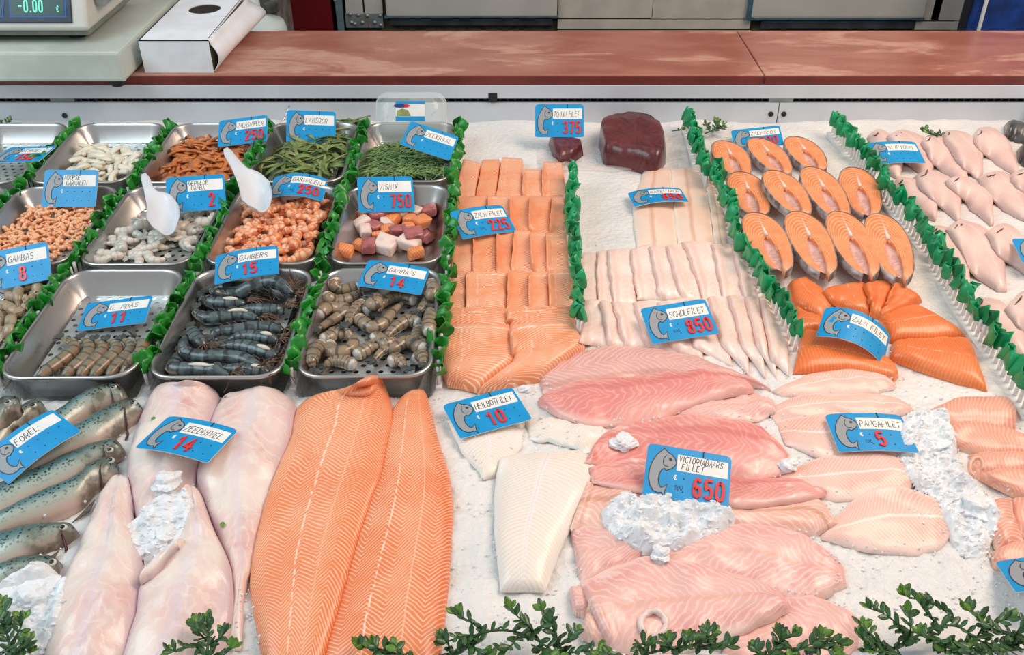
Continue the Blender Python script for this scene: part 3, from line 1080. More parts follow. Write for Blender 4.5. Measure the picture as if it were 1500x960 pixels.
# ------------------------------------------------------------------ prawns
def prawn_geo(C, r, rz=.9, n=9, ridges=6.5, headtaper=True, prof=None, ridge_amp=.10):
    """tube with shell ridges along the centre line C (head end first)"""
    m = len(C)
    t = np.linspace(0, 1, m)
    if prof is None:
        prof = [(0, .25), (.06, .6), (.16, .9), (.32, 1.0), (.5, .98), (.7, .82), (.88, .55), (1, .28)] if headtaper else [(0, .55), (.02, .95), (.1, 1.0), (.3, 1.0), (.6, .85), (.85, .55), (1, .28)]
    R = np.interp(t, *zip(*prof)) * r
    saw = (t * ridges) % 1.0
    body = (t > (.32 if headtaper else 0))
    R = R * (1 + ridge_amp * (saw - .5) * body)
    tg = np.gradient(C, axis=0)
    tg /= np.linalg.norm(tg, axis=1)[:, None] + 1e-12
    up = np.array([0, 0, 1.0])
    v, uv = [], []
    for i in range(m):
        s = np.cross(tg[i], up)
        s /= np.linalg.norm(s) + 1e-12
        q = np.cross(s, tg[i])
        for k in range(n):
            th = 2 * math.pi * k / n
            v.append(C[i] + R[i] * (math.cos(th) * s + rz * math.sin(th) * q))
            uv.append((t[i], k / n))
    f = [(i * n + k, i * n + (k + 1) % n, (i + 1) * n + (k + 1) % n, (i + 1) * n + k) for i in range(m - 1) for k in range(n)]
    f += [tuple(range(n - 1, -1, -1)), tuple((m - 1) * n + k for k in range(n))]
    return v, [q[::-1] for q in f], uv


def fan_geo(base, d, ln, wd):
    """tail fan: four pointed blades"""
    d = np.asarray(d, float)
    d = d / (np.linalg.norm(d) + 1e-9)
    s = np.cross(d, (0, 0, 1.0))
    s /= np.linalg.norm(s) + 1e-9
    mb = MB()
    for a, zz in ((-.55, 0), (-.18, .0012), (.18, .0006), (.55, .0018)):
        dd = d * math.cos(a) + s * math.sin(a)
        ss = np.cross(dd, (0, 0, 1.0))
        b = np.asarray(base) + np.array([0, 0, zz])
        pts = [b - ss * wd * .15, b + dd * ln * .55 - ss * wd * .5, b + dd * ln, b + dd * ln * .6 + ss * wd * .5, b + ss * wd * .15]
        tp = [p + np.array([0, 0, .0016]) for p in pts]
        mb.add(pts + tp, [(4, 3, 2, 1, 0), (5, 6, 7, 8, 9)] + [(i, (i + 1) % 5, 5 + (i + 1) % 5, 5 + i) for i in range(5)])
    return mb


def prawn_px(sp, r, mats, Z, label, group, head=True, whiskers=0, cut=False, name='prawn', pale=False):
    """a prawn whose centre line is read off the photo"""
    p = cr(zm(sp, Z), 26)
    z = np.full(len(p), r)
    for _ in range(4):
        x, y = on_z(p[:, 0], p[:, 1], z)
        h = hq(x, y)
        h = np.minimum(h, np.median(h) + r * .9)
        hs = h.copy()
        for _k in range(6):
            hs = np.convolve(np.pad(hs, 1, mode='edge'), [.25, .5, .25], 'valid')
        z = np.maximum(hs, h - r * .3) + r * .82
    C = np.stack([x, y, z], -1)
    c0 = C.mean(0)
    c0[2] = C[:, 2].min() - r * .82
    t = thing(name, label, 'prawn', tuple(c0), group=group)
    v, f, uv = prawn_geo(C - c0, r, headtaper=head)
    obj('body', mesh('body', v, f, uv), mats[0], t)
    d = C[-1] - C[-3]
    fan_geo(C[-1] - c0 - d * .4, d, r * 1.5, r * .8).build('tail_fan', mats[1], t)
    if cut:
        dd = C[0] - C[1]
        dd /= np.linalg.norm(dd)
        q = [C[0] - c0 - dd * r * .15, C[0] - c0 + dd * r * .25, C[0] - c0 + dd * r * .42]
        v2, f2 = tube_geo(q, [r * .86, r * .72, r * .35], 9)
        obj('cut_flesh', mesh('cut_flesh', v2, f2), PR_CUT, t)
    if head:
        # legs under the belly and a pale ridge
        mb = MB()
        side = np.cross(C[8] - C[6], (0, 0, 1.0))
        side /= np.linalg.norm(side) + 1e-9
        for k in range(5):
            i = 4 + k * 2
            for sg in (-1, 1):
                a0 = C[i] - c0 + side * sg * r * .6 + np.array([0, 0, -.2 * r])
                a1 = a0 + side * sg * r * .9 + (C[i - 2] - C[i]) * .6 + np.array([0, 0, .1 * r])
                a2 = a1 + (C[max(0, i - 4)] - C[i]) * .35 + np.array([0, 0, -.4 * r])
                mb.tube([a0, a1, a2], [.0011, .0008, .0004], 4)
        mb.build('legs', PR_WHISKER, t, True)
    if pale:
        q = C[3:10] - c0 + np.array([0, 0, r * .72])
        v2, f2 = tube_geo(q, np.array([.1, .25, .32, .34, .3, .22, .08]) * r, 6)
        obj('pale_ridge', mesh('pale_ridge', v2, f2), PR_WHITE, t)
    for k in range(whiskers):
        d0 = C[0] - C[2]
        d0 /= np.linalg.norm(d0) + 1e-9
        sd = np.cross(d0, (0, 0, 1.0))
        a = random.uniform(-.9, .9)
        L_ = random.uniform(.03, .055)
        dirn = d0 * math.cos(a) + sd * math.sin(a)
        b = random.uniform(-1.5, 1.5)
        pts = []
        cur = C[0] - c0 + np.array([0, 0, r * .2])
        for q in range(9):
            pts.append(cur.copy())
            a += b / 9
            dirn = d0 * math.cos(a) + sd * math.sin(a)
            cur = cur + dirn * L_ / 9 + np.array([0, 0, .0035 * math.cos(q * .5)])
        pts = np.array(pts)
        tcx, tcy = pts[:, 0] + c0[0], pts[:, 1] + c0[1]
        pts[:, 2] = np.maximum(pts[:, 2], hq(tcx, tcy) - c0[2] + .002)
        v2, f2 = tube_geo(pts, np.linspace(.0011, .0005, 9), 4)
        obj('whisker', mesh('whisker', v2, f2), PR_WHISKER, t)
    for k in range(len(C)):
        for a in np.linspace(0, 6.28, 7):
            for q in (0, .5, .9):
                hput(C[k, 0] + r * q * math.cos(a), C[k, 1] + r * q * math.sin(a), C[k, 2] + r * .8 * (1 - q * q * .8))
    return t


def shrimp_proto(name, curl, L_, r, mats, tail=True, ridges=5):
    t = np.linspace(0, 1, 16)
    th = (t - .5) * curl
    R = L_ / curl
    C = np.stack([R * np.cos(th), R * np.sin(th), np.full(16, r * .85)], -1)
    C -= np.array([C[:, 0].mean(), 0, 0])
    v, f, uv = prawn_geo(C, r, n=8, ridges=ridges, headtaper=False, ridge_amp=.14)
    body = mesh('body', v, f, uv)
    body.materials.append(mats[0])
    fan = None
    if tail:
        d = C[-1] - C[-3]
        b = fan_geo(C[-1] - d * .4, d, r * 1.4, r * .6)
        fan = mesh('tail_fan', b.v, b.f, smooth=False)
        fan.materials.append(mats[1])
    return body, fan


def pile(n, region, place, Z=None, rmin=.010, tries=8, zmax=.055):
    """drop n pieces into a photo-pixel polygon, low places first"""
    poly = np.array(zm(region, Z) if Z else region)
    x0, y0 = poly.min(0)
    x1, y1 = poly.max(0)

    def inside(px, py):
        c = False
        j = len(poly) - 1
        for i in range(len(poly)):
            if (poly[i][1] > py) != (poly[j][1] > py) and px < (poly[j][0] - poly[i][0]) * (py - poly[i][1]) / (poly[j][1] - poly[i][1]) + poly[i][0]:
                c = not c
            j = i
        return c
    for k in range(n):
        best = None
        for _ in range(tries):
            for _q in range(60):
                px, py = random.uniform(x0, x1), random.uniform(y0, y1)
                if inside(px, py):
                    break
            z = .01
            for _q in range(3):
                x, y = on_z(px, py, z)
                xs = float(x) + rmin * .6 * np.array([0, 1, -1, 0, 0])
                ys = float(y) + rmin * .6 * np.array([0, 0, 0, 1, -1])
                hh = hq(xs, ys)
                z = float(.5 * hh.max() + .5 * hh.mean())
            if best is None or z < best[2]:
                best = (float(x), float(y), z)
        place(k, *best)


def bump_h(x, y, r, h, z):
    for q in (0, .35, .7, 1.0):
        for a in np.linspace(0, 6.28, 9):
            hput(x + r * q * math.cos(a), y + r * q * math.sin(a), z + h * (1 - .7 * q * q))


# ------------------------------------------------------------------ stroke lettering
GL = {
    'A': [[(0, 0), (2, 6), (4, 0)], [(.8, 2.2), (3.2, 2.2)]], 'B': [[(0, 0), (0, 6), (2.6, 6), (3.4, 5), (2.6, 3.2), (0, 3.2)], [(2.6, 3.2), (3.8, 1.8), (2.8, 0), (0, 0)]],
    'C': [[(4, 5), (2.6, 6), (1, 5.4), (0, 3), (1, .6), (2.6, 0), (4, 1)]], 'D': [[(0, 0), (0, 6), (2, 6), (4, 4), (4, 2), (2, 0), (0, 0)]],
    'E': [[(3.6, 6), (0, 6), (0, 0), (3.6, 0)], [(0, 3.2), (2.8, 3.2)]], 'F': [[(3.6, 6), (0, 6), (0, 0)], [(0, 3.2), (2.8, 3.2)]],
    'G': [[(4, 5), (2.4, 6), (.6, 5), (0, 3), (.8, .7), (2.4, 0), (4, 1), (4, 2.8), (2.6, 2.8)]], 'H': [[(0, 0), (0, 6)], [(4, 0), (4, 6)], [(0, 3), (4, 3)]],
    'I': [[(1, 0), (1, 6)]], 'J': [[(3, 6), (3, 1.4), (2, 0), (.6, .6)]], 'K': [[(0, 0), (0, 6)], [(3.8, 6), (0, 2.6), (3.8, 0)]], 'L': [[(0, 6), (0, 0), (3.4, 0)]],
    'M': [[(0, 0), (.4, 6), (2, 2.4), (3.6, 6), (4, 0)]], 'N': [[(0, 0), (0, 6), (4, 0), (4, 6)]], 'O': [[(2, 6), (.4, 5), (0, 3), (.4, 1), (2, 0), (3.6, 1), (4, 3), (3.6, 5), (2, 6)]],
    'P': [[(0, 0), (0, 6), (2.8, 6), (3.8, 4.6), (2.8, 3), (0, 3)]], 'Q': [[(2, 6), (.4, 5), (0, 3), (.4, 1), (2, 0), (3.6, 1), (4, 3), (3.6, 5), (2, 6)], [(2.6, 1.6), (4.2, -.4)]],
    'R': [[(0, 0), (0, 6), (2.8, 6), (3.8, 4.6), (2.8, 3), (0, 3)], [(1.8, 3), (3.8, 0)]], 'S': [[(3.8, 5.2), (2, 6), (.4, 5), (.8, 3.6), (3.2, 2.6), (3.8, 1.2), (2.2, 0), (.2, .8)]],
    'T': [[(0, 6), (4, 6)], [(2, 6), (2, 0)]], 'U': [[(0, 6), (0, 1.4), (1.2, 0), (2.8, 0), (4, 1.4), (4, 6)]], 'V': [[(0, 6), (2, 0), (4, 6)]],
    'W': [[(0, 6), (1, 0), (2, 4), (3, 0), (4, 6)]], 'X': [[(0, 0), (4, 6)], [(0, 6), (4, 0)]], 'Z': [[(0, 6), (4, 6), (0, 0), (4, 0)]], "'": [[(1, 6), (.8, 5)]], '.': [[(.8, 0), (1.1, .3)]],
    '0': [[(2, 6), (.6, 5.4), (.3, 4.2), (.3, 1.8), (.6, .6), (2, 0), (3.4, .6), (3.7, 1.8), (3.7, 4.2), (3.4, 5.4), (2, 6)]], '1': [[(.9, 4.8), (2.3, 6), (2.3, 0)]],
    '2': [[(.4, 4.6), (1, 5.8), (2.4, 6), (3.5, 5), (3.3, 3.7), (.4, 0), (3.7, 0)]], '3': [[(.4, 5.2), (1.6, 6), (3.2, 5.6), (3.4, 4.2), (2, 3.2), (3.4, 2.4), (3.5, .9), (2, 0), (.4, .7)]],
    '4': [[(2.9, 0), (2.9, 6), (.2, 1.9), (3.9, 1.9)]], '5': [[(3.5, 6), (.7, 6), (.5, 3.3), (2.2, 3.8), (3.6, 2.8), (3.5, .9), (2.1, 0), (.4, .6)]],
    '6': [[(3.3, 5.4), (2, 6), (.7, 5.2), (.3, 3), (.5, .9), (2, 0), (3.4, .7), (3.5, 2.4), (2.2, 3.4), (.6, 2.6)]], '7': [[(.3, 6), (3.7, 6), (1.6, 0)]],
    '8': [[(2, 3.2), (.6, 4.2), (.8, 5.6), (2, 6), (3.2, 5.6), (3.4, 4.2), (2, 3.2), (.4, 2), (.6, .5), (2, 0), (3.4, .5), (3.6, 2), (2, 3.2)]],
    '-': [[(.6, 3), (3.4, 3)]], '/': [[(0, 0), (4, 6)]], '€': [[(4, 5.2), (2.4, 6), (.8, 4.6), (.6, 3), (.8, 1.4), (2.4, 0), (4, .8)], [(-.2, 3.7), (2.6, 3.7)], [(-.2, 2.4), (2.6, 2.4)]],
    'k': [[(0, 0), (0, 6)], [(3, 4), (0, 2), (3, 0)]], 'g': [[(3, 4), (1, 4), (0, 2.6), (1, 1), (3, 1.4), (3, 4), (3, -1), (.8, -1.4)]],
}


def stroke(poly, wd):
    """flat outline strip along a polyline, as (left points, right points)"""
    p = np.asarray(poly, float)
    d = np.diff(p, axis=0)
    L_ = np.linalg.norm(d, axis=1)[:, None] + 1e-9
    d = d / L_
    nrm = np.stack([-d[:, 1], d[:, 0]], -1)
    n = len(p)
    vn = np.zeros_like(p)
    vn[0], vn[-1] = nrm[0], nrm[-1]
    for i in range(1, n - 1):
        s = nrm[i - 1] + nrm[i]
        den = max(.35, (s @ s) / 2)
        vn[i] = s / den
    p = p.copy()
    p[0] -= d[0] * wd * .35
    p[-1] += d[-1] * wd * .35
    return p + vn * wd / 2, p - vn * wd / 2


def text_geo(s, x0, y0, hgt, wd, z0, z1, adv=None, jit=0.0, slant=0.0, wide=.62):
    """stroke text as a solid: list of vertices and faces in card coordinates"""
    V_, F_ = [], []
    x = x0
    k = hgt / 6
    for ch in s:
        if ch in GL:
            jy = random.uniform(-jit, jit) * hgt
            js = 1 + random.uniform(-jit, jit)
            for pl in GL[ch]:
                q = [(x + (a * wide + slant * b) * k * js, y0 + jy + b * k * js) for a, b in pl]
                if len(q) > 3:
                    q = cr(q, len(q) * 2 + 1) if ch not in 'MNWZELTK147' else np.array(q)
                a, b = stroke(q, wd)
                n, o = len(a), len(V_)
                for zz in (z0, z1):
                    V_ += [(p[0], p[1], zz) for p in a] + [(p[0], p[1], zz) for p in b]
                for i in range(n - 1):
                    F_ += [(o + 2 * n + i, o + 3 * n + i, o + 3 * n + i + 1, o + 2 * n + i + 1), (o + i, o + i + 1, o + 2 * n + i + 1, o + 2 * n + i), (o + n + i + 1, o + n + i, o + 3 * n + i, o + 3 * n + i + 1)]
                F_ += [(o, o + 2 * n, o + 3 * n, o + n), (o + n - 1, o + 2 * n - 1, o + 4 * n - 1, o + 3 * n - 1)]
        x += (adv if adv else (4 * wide + 1.1) * k) * (.6 if ch in "I'." else 1)
    return V_, F_, x


# ------------------------------------------------------------------ price cards
CW, CHT = .105, .074
FISH = [(.36, .70), (.335, .78), (.29, .85), (.25, .87), (.20, .95), (.165, .88), (.12, .80), (.075, .66), (.05, .50), (.05, .34), (.075, .20), (.12, .11), (.175, .085), (.215, .10), (.255, .025), (.25, .12), (.275, .27), (.235, .21), (.205, .19), (.18, .23), (.165, .33), (.17, .44), (.195, .53), (.225, .555), (.25, .52), (.275, .55), (.31, .575), (.345, .64)]


def rotv(w_):
    a = np.linalg.norm(w_)
    if a < 1e-9:
        return np.eye(3)
    k = w_ / a
    K = np.array([[0, -k[2], k[1]], [k[2], 0, -k[0]], [-k[1], k[0], 0]])
    return np.eye(3) + math.sin(a) * K + (1 - math.cos(a)) * K @ K


def solve_card(corners, zs):
    """pose of an A7 card from its four corners in the photo: rotation and height of its lower edge"""
    tgt = np.array(corners, float)
    bm_ = (tgt[2] + tgt[3]) / 2
    loc = np.array([(-CW / 2, CHT, 0), (CW / 2, CHT, 0), (CW / 2, 0, 0), (-CW / 2, 0, 0)])
    best = None
    for tilt in (35, 55, 75):
        R0 = np.array(Matrix.Rotation(math.radians(tilt), 3, 'X'))
        d = tgt[1] - tgt[0]
        R0 = R0 @ np.array(Matrix.Rotation(-math.atan2(d[1], d[0]), 3, 'Z'))
        p = np.zeros(4)
        p[3] = zs

        def res(p):
            R = R0 @ rotv(p[:3])
            x, y = on_z(bm_[0], bm_[1], p[3])
            P = loc @ R.T + np.array([float(x), float(y), p[3]])
            r = (project(P) - tgt).ravel()
            return np.concatenate([r, [(p[3] - zs) * 400]])
        lam = 1.0
        r = res(p)
        for it in range(60):
            Jm = np.array([(res(p + np.eye(4)[i] * 1e-5) - r) / 1e-5 for i in range(4)]).T
            st_ = np.linalg.solve(Jm.T @ Jm + lam * np.diag(np.diag(Jm.T @ Jm) + 1e-6), -Jm.T @ r)
            r2 = res(p + st_)
            if r2 @ r2 < r @ r:
                p, r, lam = p + st_, r2, lam * .4
            else:
                lam *= 3
        c = r @ r
        R = R0 @ rotv(p[:3])
        if R[2, 2] < -.1 or R[1, 2] > .5:
            c += 1e4
        if best is None or c < best[0]:
            best = (c, R, p[3])
    c, R, z = best
    x, y = on_z(bm_[0], bm_[1], z)
    return R, (float(x), float(y), float(z)), c


def card(corners, lines, digits, dpos, label, bend=0.0, dup=0.0, small=None, zsup=None, clear=.12, name='price_card'):
    bm_ = ((corners[2][0] + corners[3][0]) / 2, (corners[2][1] + corners[3][1]) / 2)
    z = .01
    if zsup is None:
        for _ in range(4):
            x, y = on_z(*bm_, z)
            z = float(hq(x, y))
        zsup = z + .002
    g_ = np.array([(a * CW / 2, b * CHT, 0) for a in np.linspace(-1, 1, 9) for b in np.linspace(clear, 1, 6)])
    for _ in range(9):
        R, loc, err = solve_card(corners, zsup)
        W_ = g_ @ R.T + np.array(loc)
        pen = (hq(W_[:, 0], W_[:, 1]) + .005 - W_[:, 2]).max()
        if pen <= 0 or zsup > .09:
            break
        zsup += max(pen * .7, .002)
    # keep every corner above what it rests on
    lc = np.array([(-CW / 2, CHT, 0), (CW / 2, CHT, 0), (CW / 2, 0, 0), (-CW / 2, 0, 0)]) @ R.T + np.array(loc)
    t = thing(name, label, 'price card', loc, Matrix(R.tolist()).to_euler(), 'blue price cards with a grey fish')

    def bent(vs):
        return [(x, y, zz - bend * ((x / (CW / 2)) ** 2 - .35) * .02 - dup * (y / CHT - .3) ** 2 * .02) for x, y, zz in vs]

    def X(u):
        return (u - .5) * CW

    def Y(v_):
        return v_ * CHT
    # board: strips so that it can bend
    nseg = 14
    outl = []
    xs = np.linspace(-CW / 2, CW / 2, nseg + 1)
    rad = .006
    up_, lo = [], []
    for x in np.concatenate([[-CW / 2, -CW / 2 + .0018], xs[1:-1], [CW / 2 - .0018, CW / 2]]):
        e = max(0.0, abs(x) - (CW / 2 - rad))
        cut = rad - math.sqrt(max(0, rad * rad - e * e))
        up_.append((x, CHT - cut))
        lo.append((x, cut * .35))
    n = len(up_)
    for zz0, zz1, nm, mt in ((-.0009, .0, 'card_back', CARD_BACK), (.0, .0004, 'card_face', BLUE)):
        vs = [(x, y, zz0) for x, y in lo] + [(x, y, zz0) for x, y in up_] + [(x, y, zz1) for x, y in lo] + [(x, y, zz1) for x, y in up_]
        fs = []
        for i in range(n - 1):
            fs += [(i + 1, i, n + i, n + i + 1), (2 * n + i, 2 * n + i + 1, 3 * n + i + 1, 3 * n + i), (i, i + 1, 2 * n + i + 1, 2 * n + i), (n + i + 1, n + i, 3 * n + i, 3 * n + i + 1)]
        fs += [(0, 2 * n, 3 * n, n), (n - 1, 2 * n - 1, 4 * n - 1, 3 * n - 1)]
        obj(nm, mesh(nm, bent(vs), fs, smooth=False), mt, t)
    # label strip
    lx = np.linspace(.365, .965, 9)
    vs = [(X(u), Y(v_), zz) for zz in (.0004, .0007) for v_ in (.555, .865) for u in lx]
    m9 = 9
    fs = []
    for i in range(8):
        fs += [(2 * m9 + i, 2 * m9 + i + 1, 3 * m9 + i + 1, 3 * m9 + i), (i, i + 1, 2 * m9 + i + 1, 2 * m9 + i), (m9 + i + 1, m9 + i, 3 * m9 + i, 3 * m9 + i + 1)]
    obj('label_strip', mesh('label_strip', bent(vs), fs, smooth=False), LABEL_W, t)
    # fish emblem
    pts = [(X(a), Y(b)) for a, b in FISH]
    cxm, cym = np.mean(pts, axis=0)

    def flat(poly, z0, z1):
        bm = bmesh.new()
        vv_ = [bm.verts.new((x, y, z1)) for x, y in poly]
        bm.faces.new(vv_)
        bmesh.ops.triangulate(bm, faces=list(bm.faces))
        bm.verts.index_update()
        V_ = [q.co[:] for q in bm.verts]
        F_ = [[q.index for q in f.verts] for f in bm.faces]
        bm.free()
        return V_, F_
    p = np.array(pts)
    V_, F_ = flat(pts, .0004, .0006)
    emb = obj('fish_emblem', mesh('fish_emblem', bent(V_), F_, smooth=False), LOGO, t)
    a, b = stroke(np.vstack([p, p[:1]]), .0011)
    nn_ = len(a)
    V_ = [(q[0], q[1], .0009) for q in a] + [(q[0], q[1], .0009) for q in b]
    obj('emblem_outline', mesh('emblem_outline', bent(V_), [(nn_ + i, nn_ + i + 1, i + 1, i) for i in range(nn_ - 1)], smooth=False), LOGO_LINE, emb)
    ey = [(X(.285) + .0021 * math.cos(q), Y(.745) + .0021 * math.sin(q)) for q in np.linspace(0, 6.283, 11)[:-1]]
    V_, F_ = flat(ey, 0, .001)
    obj('emblem_eye', mesh('emblem_eye', bent(V_), F_, smooth=False), LOGO_LINE, emb)
    a, b = stroke(cr([(X(.23), Y(.82)), (X(.20), Y(.72)), (X(.215), Y(.62)), (X(.27), Y(.60))], 8), .0008)
    obj('emblem_gill', mesh('emblem_gill', bent([(q[0], q[1], .0009) for q in a] + [(q[0], q[1], .0009) for q in b]), [(8 + i, 9 + i, i + 1, i) for i in range(7)], smooth=False), LOGO_LINE, emb)
    # euro sign
    V_, F_, _ = text_geo('€', X(.345), Y(.38), .0062, .0014, .0004, .0006)
    obj('euro_sign', mesh('euro_sign', bent(V_), F_, smooth=False), LABEL_W, t)
    # peg holes
    dus = []
    if digits:
        dw = .0138
        dus = [X(dpos) + i * dw for i in range(len(digits))]
    mbp = MB()
    for u in (.46, .59, .73, .87):
        for v_ in (.42, .17):
            if any(abs(X(u) - (d + .004)) < .009 for d in dus):
                continue
            mbp.prism([(X(u) + .0011 * math.cos(q), Y(v_) + .0011 * math.sin(q)) for q in np.linspace(0, 6.283, 7)[:-1]], .0003, .0006)
    obj('peg_holes', mesh('peg_holes', bent(mbp.v), mbp.f, smooth=False), PEG, t)
    mbp = MB().box((X(.66), Y(.88), .0003), (X(.672), Y(1.0), .0012))
    obj('top_clip', mesh('top_clip', bent(mbp.v), mbp.f, smooth=False), PEG, t)
    # handwriting
    if lines:
        nl = len(lines)
        for i, ln_ in enumerate(lines):
            hgt = .0115 if nl == 1 else .0085
            y0 = Y(.62) if nl == 1 else Y(.73 - .14 * i)
            room = .60 * CW - .004
            adv = min(hgt * .60, room / max(1, len(ln_)))
            V_, F_, _ = text_geo(ln_, X(.385) + (0 if nl == 1 else .004 * i), y0, hgt, .0008, .0006, .0009, adv=adv, jit=.08, slant=.12, wide=min(.62, adv / (hgt / 6) / 5.4))
            if V_:
                obj('handwriting', mesh('handwriting', bent(V_), F_, smooth=False), INK, t)
    if small:
        V_, F_, _ = text_geo(small, X(.36), Y(.20), .006, .0006, .0004, .0006, jit=.1, slant=.15)
        obj('handwriting', mesh('handwriting', bent(V_), F_, smooth=False), INK, t)
    for d, ch in zip(dus, digits or ''):
        V_, F_, _ = text_geo(ch, d, Y(.12), .0245, .0036, .0004, .0024, wide=.56)
        obj('digit', mesh('digit', bent(V_), F_, smooth=False), RED_DIGIT, t)
    return t
ORD = ['first', 'second', 'third', 'fourth', 'fifth', 'sixth', 'seventh', 'eighth', 'ninth', 'tenth', 'eleventh']
ZI = (600, 150, 3)
ZD = (640, 440, 3)
ZE = (700, 640, 3)
ZF = (1000, 540, 3)
ZG = (1000, 150, 3)
ZH = (1100, 380, 3.75)
ZA = (0, 540, 3)

# ------------------------------------------------------------------ salmon portions
rows = [
    ('back row', [[(235, 265), (315, 285), (285, 432), (200, 432)], [(318, 268), (400, 264), (380, 432), (288, 425)], [(406, 255), (497, 262), (495, 430), (378, 430)], [(500, 312), (585, 312), (582, 428), (497, 425)], [(585, 275), (668, 280), (690, 428), (582, 428)]]),
    ('second row', [[(205, 440), (345, 425), (340, 592), (195, 592)], [(345, 425), (440, 430), (445, 580), (340, 588)], [(440, 430), (527, 430), (525, 580), (440, 580)], [(527, 432), (625, 435), (615, 592), (522, 580)], [(625, 430), (675, 425), (678, 592), (612, 588)]]),
    ('third row', [[(195, 595), (280, 605), (275, 765), (183, 762)], [(280, 595), (380, 590), (380, 770), (276, 770)], [(380, 588), (460, 580), (446, 765), (378, 770)], [(460, 580), (530, 585), (545, 765), (445, 762)], [(530, 585), (600, 590), (605, 758), (540, 762)], [(600, 590), (690, 590), (700, 765), (600, 764)]]),
    ('fourth row', [[(185, 765), (250, 762), (245, 935), (160, 935)], [(250, 762), (430, 762), (425, 935), (245, 935)], [(430, 757), (525, 767), (525, 935), (425, 935)], [(525, 762), (610, 762), (615, 935), (525, 935)], [(610, 757), (710, 757), (722, 930), (615, 935)]]),
]
for ri, (rn, qs) in enumerate(rows):
    for k, q in enumerate(qs):
        (tl, tr, br, bl) = q
        g = .1
        tl, bl = (tl[0] + g, tl[1]), (bl[0] + g, bl[1])
        tr, br = (tr[0] - g, tr[1]), (br[0] - g, br[1])
        nth = ORD[k]
        ribbon('salmon_portion', [tl, ((tl[0] + bl[0]) / 2 + random.uniform(-3, 3), (tl[1] + bl[1]) / 2), bl], [tr, ((tr[0] + br[0]) / 2 + random.uniform(-3, 3), (tr[1] + br[1]) / 2), br], 0.015 + .003 * random.random(), random.choice([SALMON_CUT, SALMON_CUT2, SALMON_CUT]), ZI, nu=18,
               prof=20, pw=.5, ends=(24, 14), limp=2, ragged=.4, grow=1.04, tshape=[1.15, 1.1, 1.0, .9, .8], label='orange salmon portion, %s from the left in the %s' % (nth, rn), cat='salmon', group='salmon portions in rows', lumps=.0012)
for lab, L_, R_, t_ in (('narrow salmon slab edge left of the seam, behind the front slabs', [(40, 52), (38, 90), (36, 128)], [(308, 44), (314, 90), (320, 132)], .017),
                        ('narrow salmon slab edge right of the seam, behind the front slabs', [(312, 44), (318, 90), (324, 132)], [(602, 40), (604, 80), (606, 128)], .017),
                        ('broad salmon slab in front left with ragged lower edge', [(36, 118), (30, 210), (25, 300), (50, 362)], [(322, 130), (328, 200), (330, 280), (180, 388)], .024),
                        ('broad salmon slab in front right beside the pink perch', [(324, 122), (330, 200), (332, 290), (185, 390)], [(606, 112), (620, 160), (636, 215), (438, 345)], .024)):
    ribbon('salmon_slab', L_, R_, t_, SALMON_CUT, ZD, prof=12, pw=.5, ends=(16, 5), limp=3, label=lab, cat='salmon', group='salmon portions in rows', lumps=.0015)

# ------------------------------------------------------------------ tuna
ribbon('tuna_block', [(832, 150), (850, 108), (900, 88), (950, 73), (1035, 92), (1092, 128), (1122, 190)], [(850, 225), (872, 245), (920, 258), (980, 268), (1040, 280), (1095, 284), (1128, 235)], .050, TUNA, ZI, nu=36, prof=14, pw=.45, grow=.98, ends=(12, 12), limp=8, lumps=.004, label='large dark red tuna block on the ice', cat='tuna')
ribbon('tuna_block', [(612, 165), (650, 147), (685, 152), (730, 178), (758, 192)], [(628, 215), (650, 245), (670, 255), (720, 240), (764, 212)], .030, TUNA, ZI, nu=22, prof=6, pw=.5, ends=(8, 8), limp=8, lumps=.003, label='small dark red tuna piece below its price card', cat='tuna')
ribbon('plastic_film', [(560, 200), (640, 250), (760, 262), (900, 282), (1050, 285), (1180, 280)], [(560, 262), (640, 290), (760, 300), (900, 305), (1040, 300), (1190, 300)], .003, FILM, ZI, nu=30, ragged=2.5, noput=True, lumps=.006, label='crumpled clear plastic film on the ice in front of the tuna', cat='plastic film')
# ------------------------------------------------------------------ cod fillets
for lab, L_, R_ in (('pale cod fillet with reddish centre line, left of the pair under the card', [(1030, 290), (1000, 400), (985, 500), (1000, 640)], [(1150, 286), (1160, 400), (1166, 500), (1180, 640)]),
                    ('pale cod fillet right of the pair under the card', [(1152, 290), (1162, 400), (1168, 500), (1185, 640)], [(1290, 285), (1310, 400), (1325, 500), (1345, 640)]),
                    ('thin glassy cod fillet against the green leaf divider', [(1288, 290), (1310, 400), (1326, 500), (1346, 640)], [(1330, 300), (1360, 420), (1385, 520), (1405, 640)])):
    ribbon('cod_fillet', L_, R_, .009, COD, ZI, limp=6, label=lab, cat='fish fillet', group='cod fillets')

